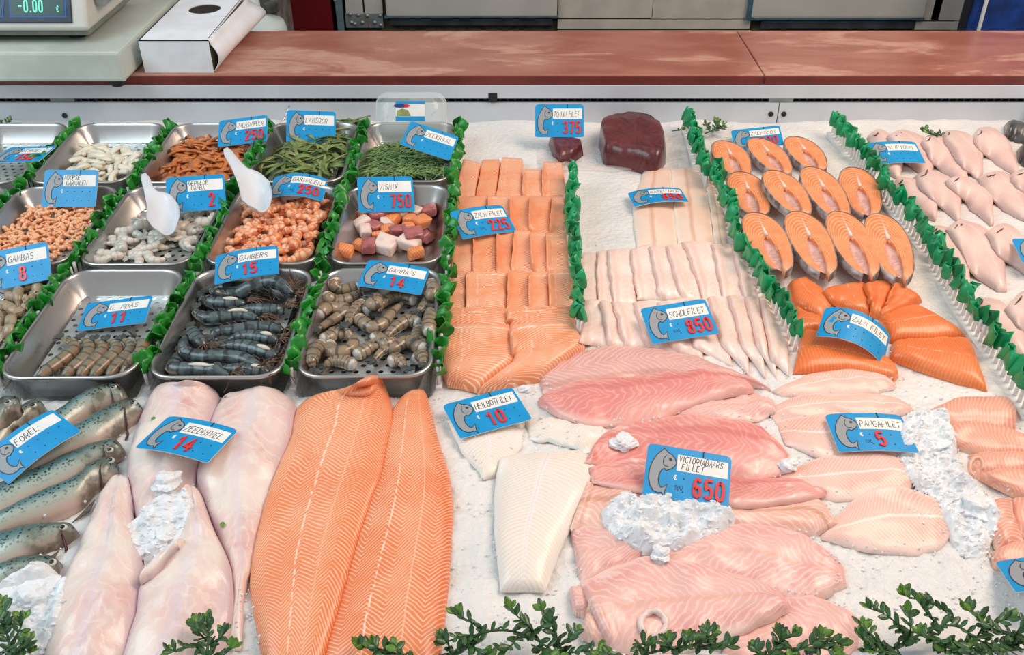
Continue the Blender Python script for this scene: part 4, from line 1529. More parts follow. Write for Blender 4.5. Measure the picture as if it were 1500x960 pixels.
# ------------------------------------------------------------------ plaice fillets
pl1 = [((750, 660), (825, 660), (820, 860), (755, 862)), ((828, 652), (885, 650), (905, 845), (835, 852)), ((872, 645), (982, 640), (992, 828), (905, 845)), ((978, 640), (1062, 620), (1108, 806), (1005, 806)),
       ((1058, 630), (1134, 630), (1208, 806), (1100, 806)), ((1130, 625), (1210, 620), (1294, 835), (1195, 806)), ((1205, 610), (1333, 610), (1384, 835), (1296, 815)), ((1333, 620), (1424, 620), (1484, 845), (1386, 825)), ((1420, 622), (1478, 645), (1532, 835), (1478, 838))]
for k, (tl, tr, br, bl) in enumerate(pl1):
    mid = ((tl[0] + bl[0]) / 2 - 6, (tl[1] + bl[1]) / 2)
    mid2 = ((tr[0] + br[0]) / 2 + 8, (tr[1] + br[1]) / 2)
    ribbon('plaice_fillet', [tl, mid, (bl[0], bl[1] + 55)], [tr, mid2, (br[0], br[1] + 55)], .010, PLAICE, ZI, nu=22, prof=4.5, grow=1.12, ends=(6, 6), limp=3, lumps=.003, label='pale plaice fillet, %s from the left in the back row' % ORD[k], cat='fish fillet', group='plaice fillets in two rows')
ZQ = (800, 420, 3.75)
pl2 = [((210, 70), (300, 75), (350, 335), (190, 300)), ((298, 75), (372, 80), (442, 335), (345, 335)), ((368, 75), (502, 95), (562, 335), (432, 335)), ((482, 80), (640, 80), (725, 365), (556, 335)), ((620, 80), (780, 60), (858, 395), (692, 345)),
       ((762, 70), (900, 60), (1012, 425), (820, 330)), ((890, 50), (1012, 50), (1112, 475), (970, 320)), ((1002, 45), (1102, 50), (1198, 485), (1080, 330)), ((1092, 50), (1182, 50), (1262, 492), (1160, 320)), ((1172, 50), (1252, 80), (1335, 482), (1240, 400))]
for k, (tl, tr, br, bl) in enumerate(pl2):
    mid = (tl[0] * .55 + bl[0] * .45 + 8, tl[1] * .5 + bl[1] * .5)
    mid2 = (tr[0] * .5 + br[0] * .5 + 22, tr[1] * .55 + br[1] * .45)
    ribbon('plaice_fillet', [tl, mid, bl], [tr, mid2, br], .011, PLAICE, ZQ, nu=22, prof=4.5, grow=1.12, ends=(6, 6), limp=3, lumps=.003, label='pale plaice fillet, %s from the left in the front row' % ORD[k], cat='fish fillet', group='plaice fillets in two rows')

# ------------------------------------------------------------------ sea trout fillets in a fan
fan = [('short orange trout fillet at the back left of the fan', [(300, 103), (380, 165), (460, 255)], [(205, 128), (238, 250), (395, 325)]),
       ('half hidden orange trout fillet at the left under the card', [(236, 262), (310, 300), (395, 330)], [(232, 400), (300, 400), (380, 395)]),
       ('orange trout fillet at the top of the fan, left of the white seam', [(395, 165), (470, 240), (560, 290)], [(622, 130), (645, 210), (655, 300)]),
       ('orange trout fillet at the top of the fan, right of the white seam', [(622, 132), (648, 210), (652, 300)], [(795, 125), (760, 210), (710, 315)]),
       ('orange trout fillet with pointed end at the top right of the fan', [(790, 126), (745, 230), (700, 312)], [(942, 218), (850, 270), (730, 322)]),
       ('orange trout fillet reaching to the right divider, upper one', [(905, 250), (800, 280), (705, 322)], [(1182, 408), (990, 432), (765, 440)]),
       ('long orange trout fillet at the lower right of the fan', [(1205, 430), (980, 440), (775, 450)], [(1302, 705), (1000, 622), (762, 535)]),
       ('long orange trout fillet at the lower left in front of the card', [(285, 372), (500, 455), (740, 545), (812, 640)], [(235, 605), (520, 612), (690, 640), (790, 660)])]
for lab, L_, R_ in fan:
    ribbon('trout_fillet', L_, R_, .017, TROUT_FLESH, ZH, nu=24, prof=5, pw=.5, ends=(9, 9), limp=4, label=lab, cat='fish fillet', group='orange trout fillets in a fan', lumps=.001)

# ------------------------------------------------------------------ salmon steaks
OUT = [(-.10, .02), (-.32, .13), (-.46, .36), (-.5, .60), (-.42, .83), (-.22, .965), (0, 1.0), (.22, .965), (.42, .83), (.5, .60), (.46, .36), (.34, .13), (.12, 0)]
INN = [(-.05, .10), (-.13, .20), (-.16, .34), (-.14, .46), (-.09, .54), (-.04, .585), (0, .60), (.04, .585), (.09, .54), (.14, .46), (.16, .33), (.14, .18), (.08, .06)]


def steak(top, bot, W, label, tilt):
    (tx, ty), (bx_, by_) = zm([top, bot], ZG)
    W = W / ZG[2] * .93

    def pix(p):
        return (bx_ + (tx - bx_) * p[1] + p[0] * W, by_ + (ty - by_) * p[1] + p[0] * W * .10)
    n = 40
    o_ = cr(OUT, n)
    i_ = cr(INN, n)
    vs = np.array([0, .03, .12, .3, .5, .7, .86, .95, 1.0])
    T = .015
    base = []
    b0 = float(np.max([hq(*on_z(*pix(p), .01)) for p in OUT]))
    b0 = min(b0, .02)
    v, uv = [], []
    x0 = y0 = None
    for side in (1, 0):
        for a in range(n):
            for s in vs:
                p = i_[a] * (1 - s) + o_[a] * s
                px, py = pix(p)
                zz = b0 + tilt * (p[1]) + (T * (1 - .12 * abs(2 * s - 1) ** 6) if side else 0) + .001
                x, y = on_z(px, py, b0 + tilt * p[1] + T)
                v.append((float(x), float(y), zz))
                uv.append((s, a / n))
    v = np.array(v)
    m_ = len(vs)
    N_ = n * m_
    fs = []
    for a in range(n - 1):
        for s in range(m_ - 1):
            k = a * m_ + s
            fs += [(k, k + 1, k + m_ + 1, k + m_), (N_ + k, N_ + k + m_, N_ + k + m_ + 1, N_ + k + 1)]
    for s in range(m_ - 1):
        fs += [(s + 1, s, N_ + s, N_ + s + 1), ((n - 1) * m_ + s, (n - 1) * m_ + s + 1, N_ + (n - 1) * m_ + s + 1, N_ + (n - 1) * m_ + s)]
    for a in range(n - 1):
        k = a * m_
        fs += [(k, k + m_, N_ + k + m_, N_ + k)]
    sk = []
    for a in range(n - 1):
        k = a * m_ + m_ - 1
        sk += [(k + m_, k, N_ + k, N_ + k + m_)]
    c0 = np.array([v[:, 0].mean(), v[:, 1].mean(), b0])
    t = thing('salmon_steak', label, 'salmon', tuple(c0), group='salmon steaks on the ice')
    obj('flesh', mesh('flesh', v - c0, fs, uv), STEAK_FLESH, t)
    # skin around the outside
    so = []
    cxy = v[:, :2].mean(0)
    for a in range(n):
        for k in (a * m_ + m_ - 1, N_ + a * m_ + m_ - 1):
            q = v[k].copy()
            dr_ = q[:2] - cxy
            q[:2] += dr_ / np.linalg.norm(dr_) * .0015
            q[2] += .0008 if k < N_ else -.0005
            so.append(q - c0)
    for a in range(n):
        q = so[2 * a].copy()
        q[:2] -= (q[:2] + c0[:2] - cxy) / np.linalg.norm(q[:2] + c0[:2] - cxy) * .0022
        so.append(q)
    fk = [(2 * a + 2, 2 * a, 2 * a + 1, 2 * a + 3) for a in range(n - 1)] + [(2 * n + a, 2 * a, 2 * a + 2, 2 * n + a + 1) for a in range(n - 1)]
    obj('skin', mesh('skin', so, fk), SKIN_DARK, t)
    # cavity membrane and backbone
    ip = [v[a * m_] - c0 for a in range(n)]
    cen = np.mean(ip, axis=0)
    mv = [q * .0 + np.array([q[0], q[1], q[2] - .006]) for q in ip] + [cen - np.array([0, 0, .011])]
    obj('cavity_membrane', mesh('cavity_membrane', mv, [(a, a + 1, n) for a in range(n - 1)] + [(n - 1, 0, n)]), MEMBRANE, t)
    pv, pf_ = [], []
    for k, yy in enumerate((.60, .68, .78, .95)):
        x, y = on_z(*pix((0, yy)), b0 + tilt * yy + T)
        pv.append((float(x) - c0[0], float(y) - c0[1], b0 + tilt * yy + T + .0006 - c0[2]))
    a_, f_ = tube_geo(pv, [.0040, .0030, .0008, .0005], 8)
    obj('backbone', mesh('backbone', a_, f_), BONE, t)
    hput(v[:N_, 0], v[:N_, 1], v[:N_, 2])
    return t


S = [('back row', [((185, 168), (250, 325)), ((332, 155), (440, 315)), ((500, 150), (590, 300))], 172),
     ('middle row', [((262, 305), (325, 500)), ((405, 298), (520, 495)), ((570, 283), (690, 510)), ((755, 285), (815, 500))], 190),
     ('front row', [((325, 483), (430, 742)), ((510, 478), (625, 755)), ((690, 478), (815, 762)), ((865, 488), (960, 778))], 208)]
for rn, lst, W in S:
    for k, (a, b) in enumerate(lst):
        steak(a, b, W, 'orange horseshoe salmon steak, %s from the left in the %s' % (ORD[k], rn), .014)

# ------------------------------------------------------------------ soles on the right
soles = [
    ('back row, under its price card on the left', [(850, 115), (925, 160), (962, 230), (972, 325)], [(818, 140), (840, 205), (880, 270), (925, 325)]),
    ('back row, under the right half of the price card', [(955, 118), (1050, 160), (1100, 240), (1112, 315)], [(905, 140), (950, 205), (1000, 262), (1062, 320)]),
    ('back row, with two red spots', [(1075, 146), (1155, 170), (1222, 240), (1262, 335)], [(1050, 165), (1090, 225), (1150, 292), (1238, 345)]),
    ('back row, with torn mouth', [(1150, 123), (1245, 145), (1305, 200), (1332, 290)], [(1138, 142), (1190, 205), (1232, 265), (1292, 338)]),
    ('back row, beside the dark fish', [(1300, 108), (1385, 130), (1445, 205), (1485, 305)], [(1278, 148), (1312, 192), (1382, 252), (1468, 310)]),
    ('middle row, next to the green divider', [(955, 328), (1045, 360), (1105, 430), (1125, 500)], [(922, 350), (980, 430), (1040, 472), (1108, 512)]),
    ('middle row, with an open gill slit', [(1065, 303), (1155, 330), (1215, 400), (1235, 500)], [(1018, 322), (1060, 372), (1130, 432), (1200, 515)]),
    ('middle row, third from the divider', [(1205, 325), (1295, 368), (1352, 420), (1374, 525)], [(1158, 337), (1230, 402), (1282, 462), (1350, 532)]),
    ('middle row, fourth from the divider', [(1375, 303), (1455, 340), (1505, 420), (1525, 505)], [(1303, 322), (1340, 372), (1412, 452), (1500, 515)]),
    ('middle row, cut by the right edge', [(1505, 300), (1565, 330), (1610, 420)], [(1440, 312), (1480, 362), (1550, 440)]),
    ('third row, behind the green leaves', [(1110, 538), (1205, 580), (1245, 700), (1280, 830)], [(1060, 562), (1100, 645), (1180, 745), (1242, 830)]),
    ('third row, with frayed fin', [(1215, 512), (1335, 568), (1405, 680), (1445, 820)], [(1162, 547), (1225, 622), (1292, 742), (1375, 818)]),
    ('third row, touching the right edge', [(1405, 528), (1505, 600), (1580, 710)], [(1338, 562), (1410, 665), (1510, 765)]),
    ('front row, beside the lower end of the divider', [(1310, 858), (1405, 890), (1465, 960), (1545, 1100)], [(1262, 890), (1330, 985), (1400, 1050), (1500, 1140)]),
    ('front row, cut by the right edge', [(1490, 828), (1570, 862), (1640, 980)], [(1425, 892), (1485, 965), (1570, 1060)]),
]
for lab, L_, R_ in soles:
    n_ = len(L_)
    mE = ((L_[-1][0] + R_[-1][0]) / 2, (L_[-1][1] + R_[-1][1]) / 2)
    L_ = L_[:-1] + [(L_[-1][0] * .5 + mE[0] * .5, L_[-1][1] * .5 + mE[1] * .5)]
    R_ = R_[:-1] + [(R_[-1][0] * .5 + mE[0] * .5, R_[-1][1] * .5 + mE[1] * .5)]
    o = ribbon('sole', L_, R_, .020, SOLE, ZG, nu=26, prof=2.6, pw=.8, minz=.004, grow=1.16, ends=(3.5, 2.6), limp=4, label='pale whole sole in the %s' % lab, cat='fish', group='whole soles laid in rows', lumps=.002)
    # mouth slit and eye
    a, b = zm([L_[0], R_[0]], ZG)
    c, d = zm([L_[1], R_[1]], ZG)
    mp = [(a[0] * .75 + b[0] * .25 + (c[0] - a[0]) * .22, a[1] * .75 + b[1] * .25 + (c[1] - a[1]) * .22), (a[0] * .5 + b[0] * .5 + (c[0] - a[0]) * .28, a[1] * .5 + b[1] * .5 + (c[1] - a[1]) * .2 + 1), (a[0] * .3 + b[0] * .7 + (d[0] - b[0]) * .25, a[1] * .3 + b[1] * .7 + (d[1] - b[1]) * .25)]
    pts = []
    for px, py in cr(mp, 7):
        z = .02
        for _ in range(4):
            x, y = on_z(px, py, z)
            z = float(hq(x, y))
        pts.append((float(x), float(y), z + .0004))
    v_, f_ = tube_geo(np.array(pts) - np.array(o.location), [.0004, .001, .0014, .0016, .0014, .001, .0004], 5)
    obj('mouth_slit', mesh('mouth_slit', v_, f_), GILL, o)
for lab, L_, R_ in (('dark grey fish head in the back right corner', [(1418, 88), (1470, 90), (1540, 120)], [(1420, 128), (1460, 150), (1530, 170)]), ('dark grey fish at the right edge below the fish head', [(1475, 195), (1510, 185), (1560, 190)], [(1480, 240), (1510, 262), (1560, 270)])):
    ribbon('dark_fish', L_, R_, .03, DARK_FISH, ZG, prof=2.0, pw=.6, ends=(3, 3), label=lab, cat='fish', lumps=.003)

# ------------------------------------------------------------------ trout
trouts = [
    ('lying highest, head close under the tray', [(558, 100), (535, 75), (490, 66), (400, 98), (300, 160), (200, 230), (100, 330)], [(556, 108), (545, 140), (480, 158), (400, 202), (330, 252), (250, 330), (150, 430)], (498, 78)),
    ('with dark head behind the card, upper left', [(203, 168), (185, 152), (150, 150), (90, 180), (0, 240), (-90, 300)], [(200, 176), (185, 195), (140, 238), (60, 305), (0, 360), (-90, 430)], (146, 158)),
    ('head only at the left edge', [(97, 158), (85, 140), (45, 135), (0, 148), (-120, 190)], [(95, 165), (82, 190), (40, 212), (0, 240), (-120, 290)], (36, 150)),
    ('with open dark gill beside the monkfish', [(630, 172), (610, 145), (560, 136), (440, 190), (300, 275), (180, 350), (60, 430)], [(628, 182), (600, 205), (530, 265), (430, 330), (300, 390), (200, 440), (100, 500)], (585, 148)),
    ('in the middle with clear round eye', [(545, 340), (520, 318), (470, 318), (340, 362), (180, 432), (0, 505), (-150, 570)], [(543, 350), (520, 380), (440, 420), (340, 490), (180, 570), (0, 655), (-150, 730)], (478, 343)),
    ('with turned down head and blue green back', [(516, 412), (500, 390), (450, 395), (350, 470), (220, 532), (60, 610), (-100, 680)], [(510, 440), (480, 485), (420, 520), (340, 600), (200, 665), (50, 715), (-100, 780)], (486, 400)),
    ('pointing right above the lowest one', [(342, 702), (310, 690), (240, 687), (140, 690), (0, 718), (-150, 750)], [(338, 712), (310, 735), (240, 770), (140, 828), (0, 880), (-150, 920)], (281, 706)),
    ('lowest of all, above the ice lump', [(266, 842), (240, 830), (180, 828), (100, 838), (0, 860), (-150, 900)], [(262, 852), (240, 905), (170, 935), (100, 955), (0, 985), (-150, 1020)], (228, 847)),
]
for lab, L_, R_, eye in trouts:
    o = ribbon('trout', L_, R_, .027, TROUT, ZA, nu=34, prof=2.0, pw=.55, ends=(3, 6), limp=5, label='spotted blue green trout %s' % lab, cat='fish', group='whole trout in the front left corner', tshape=[.6, .85, 1, 1.05, 1, .95])

    def on_top(px, py):
        z = .03
        for _ in range(5):
            x, y = on_z(px, py, z)
            z = float(hq(x, y))
        return np.array([float(x), float(y), z])
    (ex, ey), = zm([eye], ZA)
    p = on_top(ex, ey) - np.array(o.location)
    bm = bmesh.new()
    bmesh.ops.create_uvsphere(bm, u_segments=12, v_segments=8, radius=.0048)
    me = bpy.data.meshes.new('eye')
    bm.to_mesh(me)
    bm.free()
    e = obj('eye', me, EYE_RING, o, p - np.array([0, 0, .002]))
    e.scale = (1, 1, .7)
    bm = bmesh.new()
    bmesh.ops.create_uvsphere(bm, u_segments=10, v_segments=8, radius=.0029)
    me = bpy.data.meshes.new('pupil')
    bm.to_mesh(me)
    bm.free()
    obj('pupil', me, EYE_BLACK, e, (0, -.0012, .0034))
    # gill slit and pectoral fin
    Lq, Rq = cr(zm(L_, ZA), 60), cr(zm(R_, ZA), 60)
    g0 = 21
    gp = [Lq[g0] * (1 - s) + Rq[g0] * s + np.array([4 * math.sin(s * 3.1), 0]) for s in (.22, .36, .5, .62, .73, .82)]
    gp = np.array([on_top(*q) + np.array([0, 0, .0002]) for q in gp])
    v_, f_ = tube_geo(gp - np.array(o.location), [.0004, .0010, .0014, .0018, .0018, .0008], 5)
    obj('gill_slit', mesh('gill_slit', v_, f_), GILL, o)
    fpx = [Lq[g0 + 3] * .3 + Rq[g0 + 3] * .7, Lq[g0 + 9] * .22 + Rq[g0 + 9] * .78, Lq[g0 + 12] * .02 + Rq[g0 + 12] * .98, Lq[g0 + 5] * .02 + Rq[g0 + 5] * .98]
    fpv = [on_top(*q) - np.array(o.location) + np.array([0, 0, .003]) for q in fpx]
    tpv = [q + np.array([0, 0, .0015]) for q in fpv]
    obj('pectoral_fin', mesh('pectoral_fin', fpv + tpv, [(3, 2, 1, 0), (4, 5, 6, 7)] + [(i, (i + 1) % 4, 4 + (i + 1) % 4, 4 + i) for i in range(4)], smooth=False), FIN, o)

# ------------------------------------------------------------------ monkfish
ribbon('monkfish_tail', [(230, 560), (208, 600), (188, 668), (190, 715), (198, 755), (215, 815)], [(290, 556), (318, 578), (302, 635), (286, 690), (278, 730), (262, 775)], .028, MONK, nu=30, prof=2.8, ends=(5, 5), limp=6, label='purplish monkfish tail below the tray, under its price card', cat='fish fillet', group='monkfish tails', lumps=.010, ridge=.12)
ribbon('monkfish_tail', [(327, 572), (312, 607), (290, 680), (297, 727), (320, 787), (336, 840), (339, 880), (328, 945)], [(402, 563), (432, 592), (418, 665), (400, 720), (386, 780), (374, 828), (360, 855), (352, 945)], .027, MONK, nu=34, prof=2.2, ends=(6, 5), limp=6, tshape=[1, 1, 1, .9, .8, .6, .4, .3], label='long monkfish tail tapering beside the large salmon fillet', cat='fish fillet', group='monkfish tails', lumps=.010, ridge=.15)
ribbon('monkfish_tail', [(163, 690), (140, 740), (112, 800), (88, 860), (72, 920), (55, 1000)], [(184, 690), (195, 760), (206, 825), (205, 865), (192, 930), (165, 1000)], .030, MONK, nu=30, prof=2.2, ends=(5, 12), limp=6, label='pale monkfish tail in front, next to the trout heads', cat='fish fillet', group='monkfish tails', lumps=.011, ridge=.15)
ribbon('monkfish_tail', [(268, 705), (263, 745), (252, 790), (206, 850), (196, 905), (165, 1000)], [(290, 712), (311, 770), (333, 820), (336, 870), (330, 930), (300, 1000)], .031, MONK, nu=30, prof=2.2, ends=(5, 12), limp=6, label='pale monkfish tail in front with a folded flap', cat='fish fillet', group='monkfish tails', lumps=.011, ridge=.15)
ribbon('monkfish_flap', [(270, 788), (235, 812), (203, 848)], [(262, 800), (228, 838), (205, 853)], .014, MONK, nu=16, prof=2.0, limp=3, label='folded skin flap on the front monkfish tail', cat='fish fillet', group='monkfish tails')

# ------------------------------------------------------------------ big salmon sides
ribbon('salmon_fillet', [(605, 572), (582, 590), (567, 625), (552, 690), (530, 760), (503, 845), (478, 930), (462, 1010)], [(622, 570), (629, 592), (641, 640), (655, 690), (661, 745), (657, 810), (650, 890), (634, 1010)], .019, SALMON2, nu=46, prof=3.6, pw=.55, ends=(8, 12), limp=8, ragged=.7, label='long orange salmon side lying right, under the edge of the other', cat='salmon', group='large salmon sides', lumps=.001)
ribbon('salmon_fillet', [(545, 547), (508, 572), (442, 590), (428, 640), (406, 690), (386, 752), (369, 832), (371, 885), (384, 960), (392, 1010)], [(556, 547), (568, 575), (571, 600), (565, 635), (556, 680), (543, 717), (521, 781), (505, 840), (471, 960), (455, 1010)], .021, SALMON, nu=52, prof=3.6, pw=.55, ends=(8, 12), limp=8, ragged=.7, label='long orange salmon side lying left with a belly fold at its top', cat='salmon', group='large salmon sides', lumps=.001)

# ------------------------------------------------------------------ halibut
ribbon('halibut_fillet', [(50, 520), (110, 650), (210, 780)], [(372, 560), (362, 640), (272, 768)], .011, HALIBUT, ZD, nu=22, ends=(6, 6), label='small cream halibut fillet under its price card', cat='fish fillet', group='halibut fillets')
ribbon('halibut_fillet', [(110, 78), (84, 220), (78, 380), (105, 668)], [(556, 45), (482, 210), (382, 430), (290, 668)], .017, HALIBUT, ZE, nu=34, prof=3.2, ends=(6, 10), lift=.003, label='large cream halibut fillet beside the pink perch', cat='fish fillet', group='halibut fillets', lumps=.001)

# ------------------------------------------------------------------ pangasius
pang = [('topmost, touching the trout fan', [(395, 92), (560, 32), (700, 10), (850, 22), (940, 72)], [(430, 116), (650, 112), (800, 104), (880, 96), (932, 84)]),
        ('second from the top, above the price card', [(370, 185), (500, 128), (700, 118), (900, 130), (1015, 180)], [(400, 220), (600, 212), (750, 206), (900, 202), (1005, 192)]),
        ('under the price card', [(410, 235), (600, 205), (750, 200), (900, 215), (1030, 300)], [(450, 320), (620, 380), (780, 390), (920, 385), (1045, 345)]),
        ('below the price card, beside the ice heap', [(400, 475), (600, 402), (800, 378), (960, 402), (1025, 480)], [(450, 500), (650, 568), (850, 555), (960, 540), (1018, 512)]),
        ('lowest and largest, beside the ice heap', [(600, 722), (750, 590), (900, 528), (1060, 560), (1195, 630)], [(612, 745), (800, 788), (1000, 800), (1120, 775), (1195, 705)])]
for lab, L_, R_ in pang:
    ribbon('pangasius_fillet', L_, R_, .010, PANGA, ZF, nu=30, prof=3.0, grow=1.14, ends=(4, 4), limp=5, label='pale pink pangasius fillet %s' % lab, cat='fish fillet', group='pangasius fillets', lumps=.004)
redd = [('topmost under the divider', [(1085, 182), (1200, 140), (1330, 130), (1430, 138), (1470, 190)], [(1140, 240), (1220, 255), (1310, 262), (1400, 268), (1470, 262)]),
        ('second, arched', [(1120, 305), (1240, 242), (1400, 258), (1510, 305), (1620, 350)], [(1225, 352), (1320, 372), (1420, 378), (1520, 380), (1620, 395)]),
        ('third, with a rolled up end', [(1262, 380), (1400, 372), (1620, 398)], [(1275, 462), (1400, 460), (1620, 462)]),
        ('fourth, greyish', [(1290, 472), (1400, 450), (1620, 480)], [(1370, 512), (1490, 562), (1620, 590)]),
        ('at the right edge above the short one', [(1430, 585), (1520, 572), (1620, 580)], [(1440, 700), (1520, 760), (1620, 770)]),
        ('short and steep beside the ice heap', [(1432, 560), (1455, 660), (1505, 772)], [(1313, 592), (1345, 690), (1390, 795)]),
        ('lowest at the right edge', [(1358, 805), (1490, 765), (1620, 770)], [(1365, 862), (1460, 888), (1620, 890)])]
for lab, L_, R_ in redd:
    tf_ = ribbon('tan_fillet', L_, R_, .015, REDDISH, ZF, nu=26, prof=2.8, grow=1.18, ends=(5, 5), limp=4, label='tan pink fillet %s' % lab, cat='fish fillet', group='tan pink fillets at the right edge', lumps=.003)

    if 'rolled' in lab:
        rp = []
        for q in np.linspace(-.4, 4.6, 16):
            px, py = 1430 + 9.5 * math.cos(q), 684 - 10 * math.sin(q)
            x, y = on_z(px, py, .030)
            rp.append((float(x), float(y), .030 + .004 * math.sin(q)))
        v_, f_ = tube_geo(np.array(rp) - np.array(tf_.location), [.0022 + .001 * math.sin(k * .2) for k in range(16)], 7)
        obj('rolled_end', mesh('rolled_end', v_, f_, [(p[0], .9) for p in v_]), REDDISH, tf_)

# ------------------------------------------------------------------ victoria perch
def px_(pts, Z):
    return zm(pts, Z)


perch = [
    ('pale fillet tail left of the red perch fillet', [(770, 615), (840, 615), (900, 632)], [(775, 640), (840, 655), (885, 668)], .014, HALIBUT),
    ('thin pink perch fillet at the back, half under the pangasius', px_([(1050, 492), (1200, 430), (1350, 398), (1480, 432)], ZD), px_([(1080, 508), (1250, 520), (1400, 525), (1490, 480)], ZD), .014, PERCH),
    ('greyish pink perch fillet on top at the back', px_([(432, 285), (560, 245), (720, 210), (900, 203), (1080, 238), (1250, 298), (1470, 382)], ZD), px_([(462, 392), (600, 385), (760, 372), (900, 352), (1080, 345), (1280, 352), (1474, 392)], ZD), .022, PERCH_GREY),
    ('deep red perch fillet with white sinew patch', px_([(440, 425), (560, 378), (750, 342), (950, 318), (1150, 308), (1300, 335), (1395, 388)], ZD), px_([(448, 448), (580, 512), (760, 545), (950, 522), (1130, 448), (1290, 412), (1395, 394)], ZD), .026, PERCH_RED),
    ('brown edged perch fillet right of the ice', px_([(480, 190), (700, 215), (1000, 270), (1250, 300), (1480, 272), (1582, 370)], ZE), px_([(405, 390), (640, 410), (900, 400), (1150, 400), (1400, 420), (1500, 425)], ZE), .020, PERCH_BROWN),
    ('big red perch fillet behind the price card', px_([(690, 625), (800, 552), (1000, 512), (1200, 503), (1400, 545), (1550, 660)], ZD), px_([(650, 700), (830, 740), (1050, 770), (1250, 790), (1420, 790), (1540, 745)], ZD), .026, PERCH_RED),
    ('pink perch fillet behind the card with a whitish torn end', px_([(490, 130), (700, 100), (1000, 150), (1200, 195), (1400, 185), (1535, 238)], ZE), px_([(500, 190), (720, 238), (1000, 285), (1200, 300), (1400, 280), (1530, 258)], ZE), .020, PERCH_RED),
    ('pink perch fillet left below the crushed ice', px_([(405, 398), (560, 400), (740, 430), (900, 470)], ZE), px_([(450, 645), (540, 600), (700, 545), (880, 500)], ZE), .018, PERCH),
    ('large pink perch fillet at the lower right', px_([(720, 545), (880, 450), (1050, 388), (1300, 395), (1500, 470), (1610, 560)], ZE), px_([(760, 590), (960, 600), (1150, 640), (1300, 690), (1470, 720), (1625, 650)], ZE), .024, PERCH),
    ('pink perch fillet in the front right corner of the heap', [(1085, 900), (1150, 876), (1205, 878), (1262, 905)], [(1050, 968), (1130, 985), (1200, 985), (1256, 970)], .022, PERCH),
    ('lumpy perch trimming beside the ice', px_([(400, 665), (440, 650), (500, 680)], ZE), px_([(420, 770), (470, 790), (530, 790)], ZE), .022, PERCH),
    ('pale perch trimming in front of the lump', px_([(480, 745), (520, 730), (570, 745)], ZE), px_([(450, 870), (510, 905), (590, 900)], ZE), .020, PERCH_BROWN),
    ('largest pink perch fillet in front with a white ring flap', px_([(455, 645), (600, 562), (760, 528), (920, 548), (1080, 590), (1240, 640), (1375, 735)], ZE), px_([(585, 940), (720, 955), (860, 945), (1000, 905), (1150, 850), (1290, 805), (1372, 755)], ZE), .026, PERCH),
]
for lab, L_, R_, T, mt in perch:
    po = ribbon('perch_fillet', L_, R_, T * .66, mt, nu=34, prof=3.0, ragged=1.6, ends=(6, 5), limp=5, label=lab, cat='fish fillet', group='perch fillets in the middle', lumps=.007)
ringpts = []
for q in np.linspace(0, 2 * math.pi * .93, 18):
    px, py = 957 + 19 * math.cos(q + 2.2), 916 + 18 * math.sin(q + 2.2)
    z = .03
    for _ in range(4):
        x, y = on_z(px, py, z)
        z = float(hq(x, y))
    ringpts.append((float(x), float(y), z + .002 + .001 * math.sin(3 * q)))
v_, f_ = tube_geo(np.array(ringpts) - np.array(po.location), [.0025 + .0022 * abs(math.sin(k * 1.3)) for k in range(18)], 7)
obj('ring_flap', mesh('ring_flap', v_, f_), plain('white_sinew', (240, 216, 206), .35, .05, 60, coat=.3), po)
# rolled end on the tan fillet
# ------------------------------------------------------------------ prawns with known places
ZH6 = (430, 380, 6)
headless = [[(560, 218), (480, 264), (400, 260), (350, 220), (410, 182), (520, 178)], [(290, 325), (350, 362), (450, 358), (540, 315), (610, 270)], [(220, 480), (300, 410), (400, 420), (460, 450), (380, 510), (280, 570), (210, 610)],
            [(600, 390), (550, 440), (500, 510), (470, 590)], [(250, 660), (330, 640), (420, 660), (470, 640)], [(1050, 360), (950, 320), (850, 340), (770, 400), (730, 470)], [(1210, 210), (1230, 270), (1190, 350), (1130, 430), (1090, 470)],
            [(1190, 640), (1190, 560), (1200, 480), (1200, 440)], [(1090, 560), (1010, 540), (920, 590), (850, 650), (830, 690)], [(640, 400), (690, 420), (740, 360), (700, 300)], [(700, 700), (780, 680), (850, 640), (900, 620)],
            [(240, 740), (170, 770), (150, 850), (170, 940)], [(520, 930), (440, 900), (340, 900), (260, 940)], [(860, 900), (920, 880), (980, 950)], [(1080, 880), (1130, 850), (1150, 920)], [(1110, 620), (1090, 700), (1180, 740)],
            [(580, 520), (620, 560), (700, 600), (790, 560), (870, 460), (960, 380)], [(320, 710), (310, 790), (390, 820), (490, 790), (530, 720), (490, 650), (460, 610)], [(560, 840), (640, 790), (700, 730), (690, 690)], [(1140, 770), (1060, 730), (950, 710), (850, 760), (770, 820), (700, 890)]]
for sp in headless:
    prawn_px(sp, .0116, (PR_HEADLESS, PR_TAIL), ZH6, 'brown striped headless prawn in the tray beside the salmon', 'headless prawns in the front tray', head=False, cut=True, name='headless_prawn')
ZT6 = (220, 400, 6)
tigers = [[(1200, 90), (1000, 100), (800, 112), (640, 125), (540, 100)], [(850, 270), (700, 270), (560, 260), (470, 220), (445, 185)], [(1180, 320), (1050, 330), (900, 320), (760, 330)], [(1130, 600), (980, 570), (820, 560), (680, 590)],
          [(1250, 150), (1100, 135), (960, 140), (820, 150)], [(1060, 880), (900, 860), (760, 850), (620, 840)], [(1280, 250), (1100, 190), (950, 180), (760, 185), (600, 200), (530, 170)], [(960, 410), (800, 370), (650, 390), (500, 400), (410, 350), (390, 290)], [(1180, 510), (1000, 480), (800, 500), (600, 520), (540, 560)],
          [(1120, 740), (950, 680), (780, 640), (600, 650)], [(480, 650), (420, 590), (370, 520), (350, 470)], [(700, 850), (480, 850), (300, 850), (190, 830), (230, 750), (260, 690)], [(980, 830), (820, 760), (640, 740), (450, 740), (320, 700), (290, 620), (300, 520)]]
